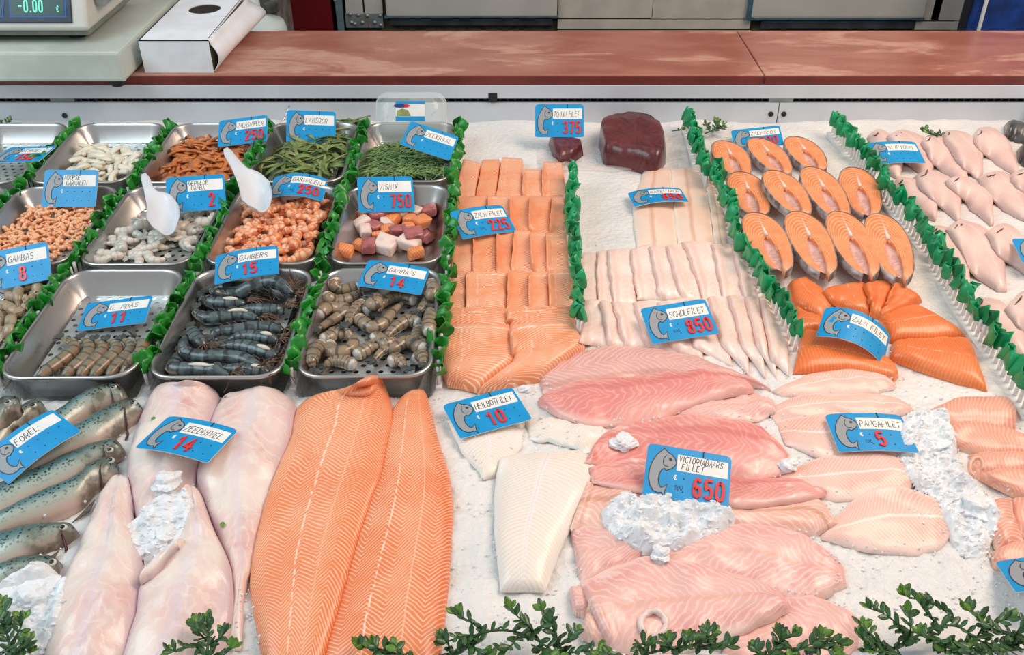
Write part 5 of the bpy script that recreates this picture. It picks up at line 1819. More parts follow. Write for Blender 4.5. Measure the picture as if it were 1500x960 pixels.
TORD = ORD + ['twelfth', 'thirteenth']
t_rank = {id(sp): k for k, sp in enumerate(sorted(tigers, key=lambda q: np.mean([p[1] for p in q])))}
for k, sp in enumerate(tigers):
    prawn_px(sp, .0128, (PR_TIGER, PR_TAIL), ZT6, 'black banded tiger prawn with long whiskers, %s from the back of its tray' % TORD[t_rank[id(sp)]], 'tiger prawns in the front tray', whiskers=9, pale=(k % 2 == 1), name='tiger_prawn')
Z5 = (0, 390, 5)
six = [[(270, 815), (380, 740), (480, 670), (540, 610), (530, 560), (450, 530)], [(455, 812), (560, 730), (640, 650), (650, 580), (600, 530)], [(570, 812), (650, 730), (730, 650), (750, 590), (700, 545)],
       [(665, 812), (760, 720), (840, 640), (850, 580), (790, 545)], [(785, 812), (870, 720), (950, 640), (960, 580), (900, 540)], [(885, 805), (970, 720), (1030, 660), (1050, 590), (1000, 540)]]
for k, sp in enumerate(six):
    prawn_px(sp, .0112, (PR_GREEN, PR_TAIL), Z5, 'grey green prawn, %s from the left of the six in the open tray' % ORD[k], 'six prawns in a row', name='prawn')
left = [[(0, 590), (-40, 620), (-80, 600), (-90, 540)], [(0, 350), (40, 420), (120, 450), (185, 400)], [(30, 210), (100, 225), (180, 250), (225, 300)], [(255, 130), (200, 150), (140, 190), (120, 250)], [(-10, 270), (60, 300), (140, 320), (190, 300)], [(20, 570), (60, 540), (110, 490), (150, 460)], [(-20, 480), (40, 500), (80, 480)], [(-60, 330), (-20, 380), (-10, 450)], [(290, 140), (270, 190), (220, 220)]]
for sp in left:
    prawn_px(sp, .0105, (PR_BEIGE, PR_BEIGE), Z5, 'beige whole prawn in the tray at the left edge', 'beige prawns at the left edge', whiskers=1, name='prawn')

# ------------------------------------------------------------------ piles
def pile_of(n, region, protos, name, label, cat, group, r, h, Z=None, tilt=.35, sc=(.85, 1.15), tries=8, zoff=0.0):
    def place(k, x, y, z):
        body, fan_ = random.choice(protos)
        rot = (random.uniform(-tilt, tilt), random.uniform(-tilt, tilt), random.uniform(0, 6.283))
        s = random.uniform(*sc)
        if fan_ is None:
            o = obj(name, body, None, None, (x, y, z + zoff), rot)
            tag(o, label, cat, group)
        else:
            o = thing(name, label, cat, (x, y, z + zoff), rot, group)
            obj('body', body, None, o)
            obj('tail_fan', fan_, None, o)
        o.scale = (s, s, s)
        bump_h(x, y, r * s, h * s, z)
    pile(n, region, place, Z, rmin=r, tries=tries)


small = [shrimp_proto('s', c, l, .0042, (PR_SMALL, None), False, 4) for c, l in ((3.6, .022), (4.2, .024), (2.8, .020))]
pile_of(290, [(12, 325), (30, 310), (70, 302), (140, 303), (152, 318), (130, 345), (75, 378), (0, 384), (-40, 384), (-30, 345)], small, 'shrimp', 'tiny orange peeled shrimp in the heaped tray', 'shrimp', 'tiny orange shrimps', .0075, .006, tilt=.6, tries=5)
raw = [shrimp_proto('r', c, l * 1.12, .0094, (PR_RAW, PR_RAW), True) for c, l in ((2.6, .044), (3.4, .048), (1.6, .040))]
pile_of(26, [(145, 383), (150, 360), (180, 335), (215, 328), (250, 345), (235, 372), (225, 383)], raw, 'raw_prawn', 'raw grey peeled prawn in the tray with the scoop', 'prawn', 'raw peeled prawns', .0135, .011, tries=5)
pile_of(22, [(262, 350), (255, 332), (285, 305), (318, 300), (315, 325), (300, 350), (285, 372), (272, 372)], raw, 'raw_prawn', 'raw grey peeled prawn in the tray with the scoop', 'prawn', 'raw peeled prawns', .013, .011, tries=5)
ck = [shrimp_proto('c', c, l, .0088, (PR_COOKED, PR_TAIL_RED), True) for c, l in ((3.4, .050), (4.0, .052), (2.4, .046))]
pile_of(74, [(328, 372), (330, 350), (350, 320), (385, 300), (440, 292), (488, 293), (490, 315), (475, 345), (462, 372), (420, 382), (350, 380)], ck, 'cooked_prawn', 'orange and white cooked prawn in the heaped tray', 'prawn', 'cooked peeled prawns', .014, .011, tries=5, tilt=.45)


def rod(name, L_, wd, th, bend, mat, n=7):
    """bent strip with rounded ends"""
    x = np.linspace(-L_ / 2, L_ / 2, n)
    C = np.stack([x, bend * np.sin(x / L_ * 3.1), np.full(n, th / 2) + .3 * abs(bend) * np.cos(x / L_ * 5)], -1)
    prof_ = np.array([.7, .95, 1, .9, 1, .9, .6])
    v, f = tube_geo(C, prof_ * wd / 2, 7)
    v = [(p[0], p[1], C[min(n - 1, i // 7)][2] + (p[2] - C[min(n - 1, i // 7)][2]) * th / wd) if i < n * 7 else p for i, p in enumerate(v)]
    m_ = mesh(name, v, f)
    m_.materials.append(mat)
    return m_, None


sq = [rod('squid', .040, .018, .008, .009, SQUID), rod('squid', .030, .022, .008, -.007, SQUID), rod('squid', .046, .015, .009, .014, SQUID), rod('squid', .034, .012, .010, -.013, SQUID)]
pile_of(60, [(108, 252), (112, 225), (140, 215), (170, 218), (200, 232), (205, 245), (192, 262), (140, 268)], sq, 'squid_piece', 'creamy white squid piece in the back tray', 'squid', 'squid pieces', .015, .010, tries=5, tilt=.5)
stp = [rod('strip', .055, .012, .005, .009, STRIP_ORANGE), rod('strip', .040, .018, .005, -.008, STRIP_ORANGE), rod('strip', .048, .010, .006, .014, STRIP_ORANGE)]
pile_of(170, [(248, 264), (242, 240), (250, 214), (300, 208), (362, 210), (376, 222), (362, 248), (330, 268), (270, 268)], stp, 'fish_strip', 'orange brown fish strip in the back tray', 'fish strip', 'orange fish strips', .013, .0062, tries=5, tilt=.5)


# sea aster leaves
def aster(L_, wd, bend, mat):
    n = 9
    v = []
    for i in range(n):
        t = i / (n - 1)
        w_ = wd * (math.sin(math.pi * min(1, t * .96 + .04)) ** .7) * (.35 + .65 * t) + .0012
        x = (t - .5) * L_
        y = bend * math.sin(t * 3.0)
        z = .004 + .010 * math.sin(t * math.pi)
        for s, dz in ((-1, .0018), (0, 0), (1, .0018)):
            v.append((x, y + s * w_ / 2, z + dz))
    m_ = len(v)
    v += [(a, b, c - .0011) for a, b, c in v]
    f = []
    for i in range(n - 1):
        for k in range(2):
            q = i * 3 + k
            f += [(q, q + 3, q + 4, q + 1), (m_ + q, m_ + q + 1, m_ + q + 4, m_ + q + 3)]
        f += [(i * 3, m_ + i * 3, m_ + i * 3 + 3, i * 3 + 3), (i * 3 + 2, i * 3 + 5, m_ + i * 3 + 5, m_ + i * 3 + 2)]
    me = mesh('sea_aster_leaf', v, f)
    me.materials.append(mat)
    return me, None


asl = [aster(.075, .013, .010, ASTER), aster(.060, .015, -.012, ASTER), aster(.085, .010, .020, ASTER_L), aster(.07, .012, .004, ASTER)]
pile_of(150, [(392, 252), (405, 232), (440, 210), (480, 195), (510, 182), (530, 185), (525, 215), (512, 245), (490, 258), (420, 262)], asl, 'sea_aster_leaf', 'long green sea aster leaf in the back tray', 'leaf', 'sea aster leaves', .014, .0045, tries=4, tilt=.45)

# samphire: one tangled heap
mbs = MB()
xs_, ys_ = TRAY_C[(3, 2)]
c0 = Vector((xs_, ys_, .0))
poly_s = [(528, 262), (527, 245), (540, 228), (575, 215), (620, 222), (655, 230), (660, 250), (650, 264)]


def put_sam(k, x, y, z):
    a = random.gauss(0, .7)
    L_ = random.uniform(.03, .06)
    n = 6
    pts = []
    for i in range(n):
        t = i / (n - 1) - .5
        aa = a + t * random.uniform(-.5, .5)
        pts.append((x - c0.x + math.cos(aa) * t * L_, y - c0.y + math.sin(aa) * t * L_, z + .003 + .006 * math.cos(t * 3) + random.uniform(0, .003)))
    mbs.tube(pts, [.0013, .0017, .0018, .0018, .0016, .0008], 5)
    for q in (2, 3):
        p = Vector(pts[q])
        d = Vector((math.cos(a + random.choice((-.7, .7))), math.sin(a + random.choice((-.7, .7))), .3)) * .012
        mbs.tube([p, p + d * .6, p + d], [.0014, .0014, .0007], 4)
    bump_h(x, y, .010, .0022, z)


pile(420, poly_s, put_sam, rmin=.008, tries=3)
so = mbs.build('samphire_heap', SAMPHIRE, None, True, loc=c0)
tag(so, 'tangled heap of thin green samphire stems in the back tray', 'samphire', kind='stuff')

# fish cubes
ZC = (300, 150, 3.75)


def cube_mesh(sx_, sy_, sz_, mat, seed):
    rr = random.Random(seed)
    bm = bmesh.new()
    bmesh.ops.create_cube(bm, size=1)
    for q in bm.verts:
        q.co = (q.co.x * sx_ + rr.uniform(-.006, .006), q.co.y * sy_ + rr.uniform(-.006, .006), (q.co.z + .5) * sz_ + rr.uniform(-.002, .002))
    bmesh.ops.bevel(bm, geom=list(bm.edges), offset=.0045, segments=2, affect='EDGES', profile=.5)
    uvl = bm.loops.layers.uv.new('UVMap')
    for f in bm.faces:
        for l in f.loops:
            l[uvl].uv = (l.vert.co.x + .4 * l.vert.co.z, .5 + l.vert.co.y * 14 + l.vert.co.z * 6)
        f.smooth = True
    me = bpy.data.meshes.new('cube')
    bm.to_mesh(me)
    bm.free()
    me.materials.append(mat)
    return me


KIND = {'s': (SALMON_CUBE, 'salmon_cube', 'orange salmon cube in the mixed fish tray'), 't': (TUNA_CUBE, 'tuna_cube', 'dull red tuna cube in the mixed fish tray'), 'w': (WHITE_CUBE, 'white_fish_cube', 'white fish cube in the mixed fish tray')}
for k, (x, y, kd, s) in enumerate([(1165, 610, 'w', 1), (1240, 610, 't', 1.1), (1090, 625, 'w', 1), (890, 630, 's', 1), (1035, 645, 's', 1), (1130, 655, 's', 1), (1195, 675, 's', 1.1), (880, 675, 'w', 1.2), (1010, 715, 's', 1), (1120, 700, 's', .9),
                                   (880, 725, 'w', 1.1), (850, 790, 's', 1), (995, 800, 'w', 1.3), (1125, 790, 'w', 1.3), (1165, 845, 's', 1.1), (1205, 750, 't', 1), (770, 800, 's', .9), (950, 640, 't', 1.4), (935, 695, 't', 1), (1060, 725, 't', 1.1), (1150, 755, 't', 1.4), (900, 805, 't', 1.2), (1000, 670, 'w', .9), (960, 745, 's', .9)]):
    (px, py), = zm([(x, y)], ZC)
    z = .005
    for _ in range(4):
        X_, Y_ = on_z(px, py + 3, z)
        z = float(np.mean(hq(float(X_) + .008 * np.array([0, 1, -1, 0, 0]), float(Y_) + .008 * np.array([0, 0, 0, 1, -1]))))
    mt, nm, lab = KIND[kd]
    me = cube_mesh(.028 * s, .023 * s, .017 * s, mt, k)
    o = obj(nm, me, None, None, (float(X_), float(Y_), max(z, -.003)), (random.uniform(-.2, .2), random.uniform(-.2, .2), random.uniform(0, 3)))
    tag(o, lab, 'fish cube', nm.replace('_', ' ') + 's in the mixed tray')
    bump_h(float(X_), float(Y_), .012 * s, .018 * s, max(z, -.003))
# ------------------------------------------------------------------ green plastic leaf dividers
def leaf_mesh(wd, hg, seed, mat):
    """crumpled plastic parsley leaf standing on its stem"""
    rr = random.Random(seed)
    nu_, nv_ = 7, 6
    v = []
    ph = rr.uniform(0, 6)
    for j in range(nv_):
        t = j / (nv_ - 1)
        w_ = wd * (.35 + .75 * math.sin(math.pi * min(1, .10 + .72 * t)) ** .8)
        for i in range(nu_):
            s = i / (nu_ - 1) * 2 - 1
            fold = .42 * wd * (1 - s * s) * (1 if seed % 2 else -1)
            wav = .07 * wd * math.sin(4.2 * s + ph + 2.2 * t)
            v.append((s * w_ / 2, fold + wav + .16 * wd * math.sin(2.2 * t + ph), hg * (t - .16 * abs(s) ** 2 * t + .03 * math.sin(5 * s + ph))))
    m_ = len(v)
    th = .0009
    v += [(a, b + th, c) for a, b, c in v]
    f = []
    for j in range(nv_ - 1):
        for i in range(nu_ - 1):
            q = j * nu_ + i
            f += [(q, q + 1, q + nu_ + 1, q + nu_), (m_ + q + nu_, m_ + q + nu_ + 1, m_ + q + 1, m_ + q)]
    bd = [i for i in range(nu_)] + [nu_ * j + nu_ - 1 for j in range(1, nv_)] + [nu_ * (nv_ - 1) + i for i in range(nu_ - 2, -1, -1)] + [nu_ * j for j in range(nv_ - 2, 0, -1)]
    f += [(bd[(k + 1) % len(bd)], bd[k], bd[k] + m_, bd[(k + 1) % len(bd)] + m_) for k in range(len(bd))]
    me = mesh('leaf', v, f)
    me.materials.append(mat)
    return me


LEAF_R = [leaf_mesh(.026, .034, s, GREEN) for s in range(5)]
LEAF_L = [leaf_mesh(.026, .026, s + 5, GREEN2) for s in range(5)]
v_, f_ = tube_geo([(0, 0, 0), (0, 0, .022)], .0030, 8)
STEM_M = mesh('stem', v_, f_)
STEM_M.materials.append(WHITE_PL)


def divider(p0, p1, label, step, leaves, stem=.020, wob=.003, yaw=.5, zbase=0.0, lean=.15, wide=.020, over=None):
    p0, p1 = Vector(p0), Vector(p1)
    d = p1 - p0
    n = max(2, int(d.length / step))
    ang = math.atan2(d.y, d.x)
    t = thing('leaf_divider', label, 'divider', (p0.x, p0.y, zbase), (0, 0, ang), 'green plastic leaf dividers')
    MB().box((0, -wide / 2, -.02), (d.length, wide / 2, .004), .0015).build('rail', WHITE_PL, t)
    for k in range(n):
        x = (k + .5) * d.length / n
        r_ = (random.uniform(-lean, lean), random.uniform(-lean, lean) + .15, random.uniform(-yaw, yaw) + (math.pi if random.random() < .5 else 0))
        lf = obj('leaf', random.choice(leaves), None, t, (x, random.uniform(-wob, wob), stem + .002), r_)
        s = random.uniform(.78, 1.08)
        lf.scale = (s, s, s)
        if stem > .008:
            so_ = obj('stem', STEM_M, None, t, (x, 0, .003))
            so_.scale = (1, 1, (stem + .005) / .022)
    return t


COLN = {0: 'between the first and second tray column from the left', 1: 'between the shrimp tray and the raw prawn tray columns', 2: 'between the raw prawn and cooked prawn tray columns', 3: 'between the cooked prawn and fish cube tray columns', 4: 'between the right tray column and the salmon portions'}
for c in (0, 1, 2, 3, 4):
    gxx = TX0 + TDX * c - (TDX - TW) / 2
    a = tray_pt(gxx, TY0 + .02)
    b = tray_pt(gxx, TY0 + TDY * 3 - .012)
    divider((*a, 0), (*b, 0), 'bright green leaf divider %s' % COLN[c], .0165, LEAF_L, stem=.026, wob=.004, yaw=1.2, lean=.5, wide=.010)


def zpt(px, py, z):
    x, y = on_z(px, py, z)
    return (float(x), float(y), 0)


for (a, b, lab) in (((836, 245), (848, 470), 'between the salmon portions and the plaice fillets'),
                    ((1007, 166), (1036, 258), 'at the back between the cod and the salmon steaks'),
                    ((1047, 245), (1083, 345), 'middle piece between the cod and the salmon steaks'),
                    ((1088, 354), (1172, 492), 'front piece between the plaice and the trout fan'),
                    ((1222, 172), (1284, 250), 'at the back between the salmon steaks and the soles'),
                    ((1290, 256), (1376, 362), 'middle piece between the salmon steaks and the soles'),
                    ((1366, 358), (1520, 585), 'front piece with white stems between the trout fan and the soles')):
    p0, p1 = zpt(*a, .038), zpt(*b, .038)
    divider(p0, p1, 'dark green leaf divider %s' % lab, 0.0145, LEAF_R, stem=.026, wob=.002, yaw=.7, lean=.22, wide=.022)

# ------------------------------------------------------------------ scoops
def scoop(Lp, Rp, zl, label):
    o = ribbon('scoop', Lp, Rp, .004, SCOOP_W, nu=30, prof=8, pw=.4, ends=(30, 30), zline=zl, dish=.0, noput=True)
    return o


def scoop2(spec, zl, label):
    """hand scoop: round handle running into a deep bowl; rows of (x, y, half width, depth)"""
    n = 40
    sp = cr([(a, b) for a, b, c, d in spec], n)
    hw = np.interp(np.linspace(0, len(spec) - 1, n), range(len(spec)), [c for a, b, c, d in spec])
    dp_ = np.interp(np.linspace(0, len(spec) - 1, n), range(len(spec)), [d for a, b, c, d in spec])
    zz = np.interp(np.linspace(0, 1, n), np.linspace(0, 1, len(zl)), zl)
    dr = np.gradient(sp, axis=0)
    dr /= np.linalg.norm(dr, axis=1)[:, None]
    nr = np.stack([-dr[:, 1], dr[:, 0]], -1)
    ss = np.linspace(-1, 1, 13)
    up_, lo = [], []
    for i in range(n):
        for s in ss:
            px, py = sp[i] + nr[i] * hw[i] * s
            x, y = on_z(px, py, zz[i])
            z = zz[i] - dp_[i] * (1 - abs(s) ** 2.6)
            up_.append((float(x), float(y), z))
            lo.append((float(x), float(y) + (.0 if dp_[i] > 0 else 0), z - .0025 - (.006 * (1 - s * s) if dp_[i] <= 0 else 0)))
    V_ = np.array(up_ + lo)
    c0 = V_.mean(0)
    N_ = n * 13
    F_ = []
    for i in range(n - 1):
        for k in range(12):
            q = i * 13 + k
            F_ += [(q, q + 13, q + 14, q + 1), (N_ + q, N_ + q + 1, N_ + q + 14, N_ + q + 13)]
        F_ += [(i * 13, N_ + i * 13, N_ + i * 13 + 13, i * 13 + 13), (i * 13 + 12, i * 13 + 25, N_ + i * 13 + 25, N_ + i * 13 + 12)]
    F_ += [(k, k + 1, N_ + k + 1, N_ + k) for k in range(12)] + [((n - 1) * 13 + k + 1, (n - 1) * 13 + k, N_ + (n - 1) * 13 + k, N_ + (n - 1) * 13 + k + 1) for k in range(12)]
    F_ = [q[::-1] for q in F_]
    t = thing('scoop', label, 'scoop', tuple(c0), group='white plastic scoops')
    cut = 15
    # handle and bowl are parts
    hi = [q for q in F_]
    hf = [q for q in F_ if max((i % N_) // 13 for i in q) <= cut]
    bf = [q for q in F_ if max((i % N_) // 13 for i in q) > cut]
    for nm, fs in (('handle', hf), ('bowl', bf)):
        us = sorted({i for q in fs for i in q})
        mp = {i: k for k, i in enumerate(us)}
        obj(nm, mesh(nm, [V_[i] - c0 for i in us], [[mp[i] for i in q] for q in fs]), SCOOP_W, t)
    return t


scoop2([(210, 254, 3, 0), (213, 262, 6.5, -.002), (218, 277, 7.5, -.002), (223, 287, 11, .002), (232, 298, 22, .018), (238, 310, 25.5, .028), (242, 322, 22, .026), (246, 334, 13, .012)], [.074, .073, .071, .069, .066, .062, .057, .052], 'white scoop in the raw prawn tray')
scoop2([(330, 217, 3, 0), (334, 224, 6.5, -.002), (345, 240, 8, -.002), (354, 253, 11, .002), (366, 266, 20, .018), (374, 278, 24, .028), (381, 290, 20, .026), (386, 300, 12, .012)], [.084, .083, .080, .078, .074, .070, .066, .060], 'white scoop in the cooked prawn tray')

# ------------------------------------------------------------------ price cards
CARDS = [
    ([(17, 216), (76, 216), (55, 238), (-12, 238)], ['KERNIE'], '150', .44, 'price card reading 150 lying in the empty back left tray', 0, 0, None),
    ([(66, 250), (142, 252), (140, 305), (60, 302)], ['NOORSE', 'GARNALEN'], '', 0, 'price card without numbers above the tiny shrimps', 0, 0, None),
    ([(322, 177), (388, 170), (387, 208), (323, 214)], ['ZALMSNIPPER'], '250', .56, 'price card reading 250 above the orange fish strips', 0, 0, None),
    ([(244, 259), (324, 257), (327, 306), (250, 312)], ['GEPELDE', 'GAMBA'], '2', .72, 'price card with a half hidden number in the raw prawns', 0, 0, None),
    ([(420, 160), (492, 165), (492, 209), (419, 209)], ['LAMSOOR'], '', 0, 'price card reading lamsoor above the sea aster leaves', 0, 0, None),
    ([(402, 255), (480, 259), (471, 291), (391, 287)], ['GARNALEN'], '250', .55, 'curved price card reading 250 on the cooked prawns', .6, 0, '100'),
    ([(603, 176), (671, 202), (658, 234), (586, 213)], ['ZEEKRAAL'], '', 0, 'tilted price card on the samphire in front of the punnet', 0, 0, None),
    ([(524, 261), (603, 257), (607, 311), (527, 310)], ['VISMIX'], '750', .58, 'price card reading 750 standing in the fish cube tray', 0, 0, None),
    ([(-27, 372), (71, 353), (79, 406), (-25, 432)], ['GAMBAS'], '8', .54, 'price card reading 8 cut by the left edge', 0, 0, None),
    ([(315, 375), (407, 357), (408, 401), (314, 415)], ['GAMBERS'], '15', .44, 'price card reading 15 at the back of the tiger prawns', .2, 0, None),
    ([(131, 444), (220, 434), (213, 473), (112, 485)], ['G. MBAS'], '11', .46, 'price card reading 11 lying in the nearly empty tray', 0, 0, None),
    ([(541, 379), (629, 394), (616, 431), (523, 419)], ['GAMBA\'S'], '14', .47, 'price card reading 14 above the headless prawns', .1, 0, None),
    ([(-28, 668), (72, 599), (117, 629), (13, 706)], ['FOREL'], '', 0, 'price card reading forel lying on the trout', .3, 0, None),
    ([(248, 606), (345, 630), (302, 675), (197, 655)], ['ZEEDUIVEL'], '14', .46, 'price card reading 14 lying on the monkfish', .2, 0, None),
    ([(647, 593), (750, 568), (780, 613), (675, 644)], ['HEILBOTFILET'], '10', .46, 'price card reading 10 on the ice above the halibut', 0, 0, None),
    ([(661, 309), (735, 300), (757, 337), (680, 351)], ['ZALM FILET'], '225', .56, 'price card reading 225 on the salmon portions', .2, 0, '100'),
    ([(784, 153), (855, 153), (855, 201), (784, 201)], ['TONIJN FILET'], '375', .58, 'price card reading 375 standing at the back above the tuna', 0, 0, None),
    ([(919, 279), (997, 275), (1007, 292), (932, 302)], ['KABELJAUW'], '650', .56, 'price card reading 650 lying on the cod fillets', .3, 0, None),
    ([(939, 451), (1031, 439), (1055, 487), (955, 506)], ['SCHOLFILET'], '850', .58, 'price card reading 850 on the plaice fillets', 0, 0, '500'),
    ([(948, 646), (1073, 673), (1069, 745), (938, 727)], ['VICTORIABAARS', 'FILLET'], '650', .58, 'large looking price card reading 650 stuck in ice on the perch', 0, 0, '500'),
    ([(1217, 446), (1307, 481), (1297, 528), (1201, 485)], ['ZALM FILET'], '', 0, 'strongly curved price card on the orange trout fan', .9, 0, None),
    ([(1209, 604), (1320, 609), (1347, 660), (1230, 663)], ['PANGAFILET'], '5', .53, 'price card reading 5 on the pangasius fillets', .2, 0, '100'),
    ([(1069, 191), (1143, 184), (1149, 212), (1075, 220)], ['ZALMMOOT'], '300', .54, 'price card reading 300 half hidden behind the salmon steaks', 0, 0, None),
    ([(1269, 209), (1341, 207), (1355, 237), (1283, 241)], ['SLIPTONG'], '', 0, 'price card without number lying on the soles', .2, 0, None),
    ([(1484, 818), (1590, 806), (1622, 850), (1507, 866)], ['ROODBAARS'], '', 0, 'price card cut by the right edge near the lower corner', 0, 0, None),
    ([(1493, 353), (1572, 350), (1590, 384), (1504, 388)], ['TONG'], '', 0, 'price card cut by the right edge among the soles', 0, 0, None),
]
for q in CARDS:
    card(q[0], q[1], q[2], q[3], q[4], q[5], q[6], q[7])

# ------------------------------------------------------------------ clear punnet leaning on the back panel
pxl = np.array([(548, 158), (655, 158), (660, 205), (545, 220)])
pn = thing('plastic_punnet', 'clear plastic punnet with blue label leaning behind the samphire', 'punnet')
xc, yc = on_z(603, 210, .02)
pn.location = (float(xc), float(yc), .022)
pn.rotation_euler = (math.radians(58), 0, 0)
wd_, ln_ = .150, .105
loops = [(0, 0), (.002, .004), (.004, .004), (.008, .018), (.016, .030), (.03, .032)]
v, f = [], []
for ins, z in loops:
    p = rrect(wd_ - 2 * ins, ln_ - 2 * ins, .024, 5)
    n = len(p)
    v += [(x * (1 + (.02 if z > .006 and k % 3 == 0 else 0)), y + ln_ / 2, z) for k, (x, y) in enumerate(p)]
for k in range(len(loops) - 1):
    f += [(k * n + i, k * n + (i + 1) % n, (k + 1) * n + (i + 1) % n, (k + 1) * n + i) for i in range(n)]
f.append(tuple((len(loops) - 1) * n + i for i in range(n)))
obj('shell', mesh('shell', v, f), CLEAR, pn)
rimp = [(x, y + ln_ / 2, .002) for x, y in rrect(wd_, ln_, .024, 5)]
v, f = tube_geo(rimp + rimp[:1], .0018, 6)
obj('rim', mesh('rim', v, f), CLEAR, pn)
lb = MB().box((-.030, .040, .0325), (.032, .082, .0332)).build('label', LABEL_W, pn)
MB().box((-.030, .076, .033), (.032, .082, .0336)).build('blue_band', BLUE, lb)
MB().box((-.030, .040, .033), (.032, .050, .0336)).build('blue_band', BLUE, lb)
el = [(-.012 + .012 * math.cos(t_), .072 + .004 * math.sin(t_)) for t_ in np.linspace(0, 6.283, 17)[:-1]]
MB().prism(el, .0334, .0339).build('red_emblem', RED_DIGIT, lb)
MB().prism([(x - .010, y) for x, y in el], .0333, .0342).build('navy_emblem', plain('navy', (30, 50, 130), .4), lb)
MB().prism([(-.028, .051), (.002, .051), (-.004, .063), (-.016, .066), (-.027, .062)], .0333, .0337).build('green_picture', ASTER_L, lb)

# ------------------------------------------------------------------ loose ice
def rock(n_seed, r, flat=.7, sub=2):
    rr = random.Random(n_seed)
    bm = bmesh.new()
    bmesh.ops.create_icosphere(bm, subdivisions=sub, radius=r)
    ph = [rr.uniform(0, 6) for _ in range(6)]
    for q in bm.verts:
        c = q.co / r
        k = 1 + .22 * math.sin(3 * c.x + ph[0]) * math.sin(2.6 * c.y + ph[1]) + .13 * math.sin(6 * c.z + 5 * c.x + ph[2]) + rr.uniform(-.05, .05) + .05 * math.sin(11 * c.x + ph[3]) * math.sin(13 * c.y + ph[4]) + .04 * math.sin(17 * c.z + 9 * c.x + ph[5])
        q.co = Vector((c.x * k * r, c.y * k * r * .8, c.z * k * r * flat))
    V_ = [tuple(q.co) for q in bm.verts]
    bm.verts.index_update()
    F_ = [[q.index for q in f_.verts] for f_ in bm.faces]
    bm.free()
    return V_, F_


for k, (px, py, r, lab) in enumerate([(246, 713, .021, 'on the purplish monkfish tail'), (913, 652, .017, 'on the red perch fillet left of the card'), (1155, 684, .013, 'between perch and pangasius'), (45, 882, .030, 'big, in the lower left corner'), (60, 905, .016, 'small, in front of the big lump'), (242, 790, .016, 'low, between the monkfish tails'), (967, 816, .014, 'flat, on the perch below the crushed ice'), (1428, 750, .026, 'flat, at the end of the right ice heap'), (1370, 655, .020, 'on top of the right ice heap'), (768, 572, .009, 'tiny, on the salmon slab')]):
    z = .02
    for _ in range(4):
        x, y = on_z(px, py, z)
        z = float(hq(x, y))
    v, f = rock(k, r, .55, 4)
    o = obj('ice_lump', mesh('ice_lump', v, f, smooth=False), ICE_CHIP, None, (float(x), float(y), z + r * .25), (0, 0, random.uniform(0, 3)))
    tag(o, 'white ice lump %s' % lab, 'ice', 'loose ice lumps')


def ice_heap(poly, n, label, hmax=.015):
    """mound of crushed ice: jagged surface with half sunk chips"""
    poly = np.array(poly, float)
    x, y = on_z(poly[:, 0], poly[:, 1], .02)
    x0, x1, y0, y1 = x.min() - .01, x.max() + .01, y.min() - .01, y.max() + .01
    st_ = .0026
    gx_ = np.arange(x0, x1, st_)
    gy_ = np.arange(y0, y1, st_)
    A, B = np.meshgrid(gx_, gy_, indexing='ij')
    m_ = np.zeros(A.shape, bool)
    j = len(x) - 1
    for i in range(len(x)):
        c_ = ((y[i] > B) != (y[j] > B)) & (A < (x[j] - x[i]) * (B - y[i]) / (y[j] - y[i] + 1e-12) + x[i])
        m_ ^= c_
        j = i
    mk = smooth2(m_.astype(float), 14)
    mk = np.clip((mk - .12) / .7, 0, 1) ** .7
    mk = mk * np.clip(.55 + .9 * vnoise(A * 90, B * 90), 0, 1.4)
    base = smooth2(hq(A, B), 3)
    nz = vnoise(A * 150 + 5, B * 150) * .55 + vnoise(A * 330, B * 330 + 9) * .45
    Z_ = base + hmax * mk * (.75 + .4 * nz) + .003 * (nz - .5) - .0015
    live = mk > .03
    idx = -np.ones(A.shape, int)
    keep = live.copy()
    keep[:-1] |= live[1:]
    keep[1:] |= live[:-1]
    keep[:, :-1] |= live[:, 1:]
    keep[:, 1:] |= live[:, :-1]
    idx[keep] = np.arange(keep.sum())
    Z_[keep & ~live] -= .004
    V_ = np.stack([A[keep], B[keep], Z_[keep]], -1)
    F_ = []
    q = np.stack([idx[:-1, :-1], idx[1:, :-1], idx[1:, 1:], idx[:-1, 1:]], -1).reshape(-1, 4)
    F_ = [tuple(r) for r in q[(q >= 0).all(1)]]
    c0 = V_.mean(0)
    c0[2] = V_[:, 2].min()
    o = obj('ice_heap', mesh('ice_heap', V_ - c0, F_, smooth=False), ICE_CHIP, None, tuple(c0))
    tag(o, label, 'ice', kind='stuff')
    hput(A[keep], B[keep], Z_[keep])
    mb = MB()
    cand = np.argwhere(mk > .12)
    for _ in range(n):
        i, j = cand[random.randrange(len(cand))]
        r = random.uniform(.0015, .0045)
        v, f = rock(random.randrange(40), r, .5, 1)
        R_ = np.array(Euler((random.uniform(0, 3), random.uniform(0, 3), random.uniform(0, 3))).to_matrix())
        mb.add(np.array(v) @ R_.T * np.array([1.3, .9, .8]) + np.array([A[i, j], B[i, j], Z_[i, j]]) - c0, f)
    mb.build('ice_chips', ICE_CHIP, o)['kind'] = 'stuff'


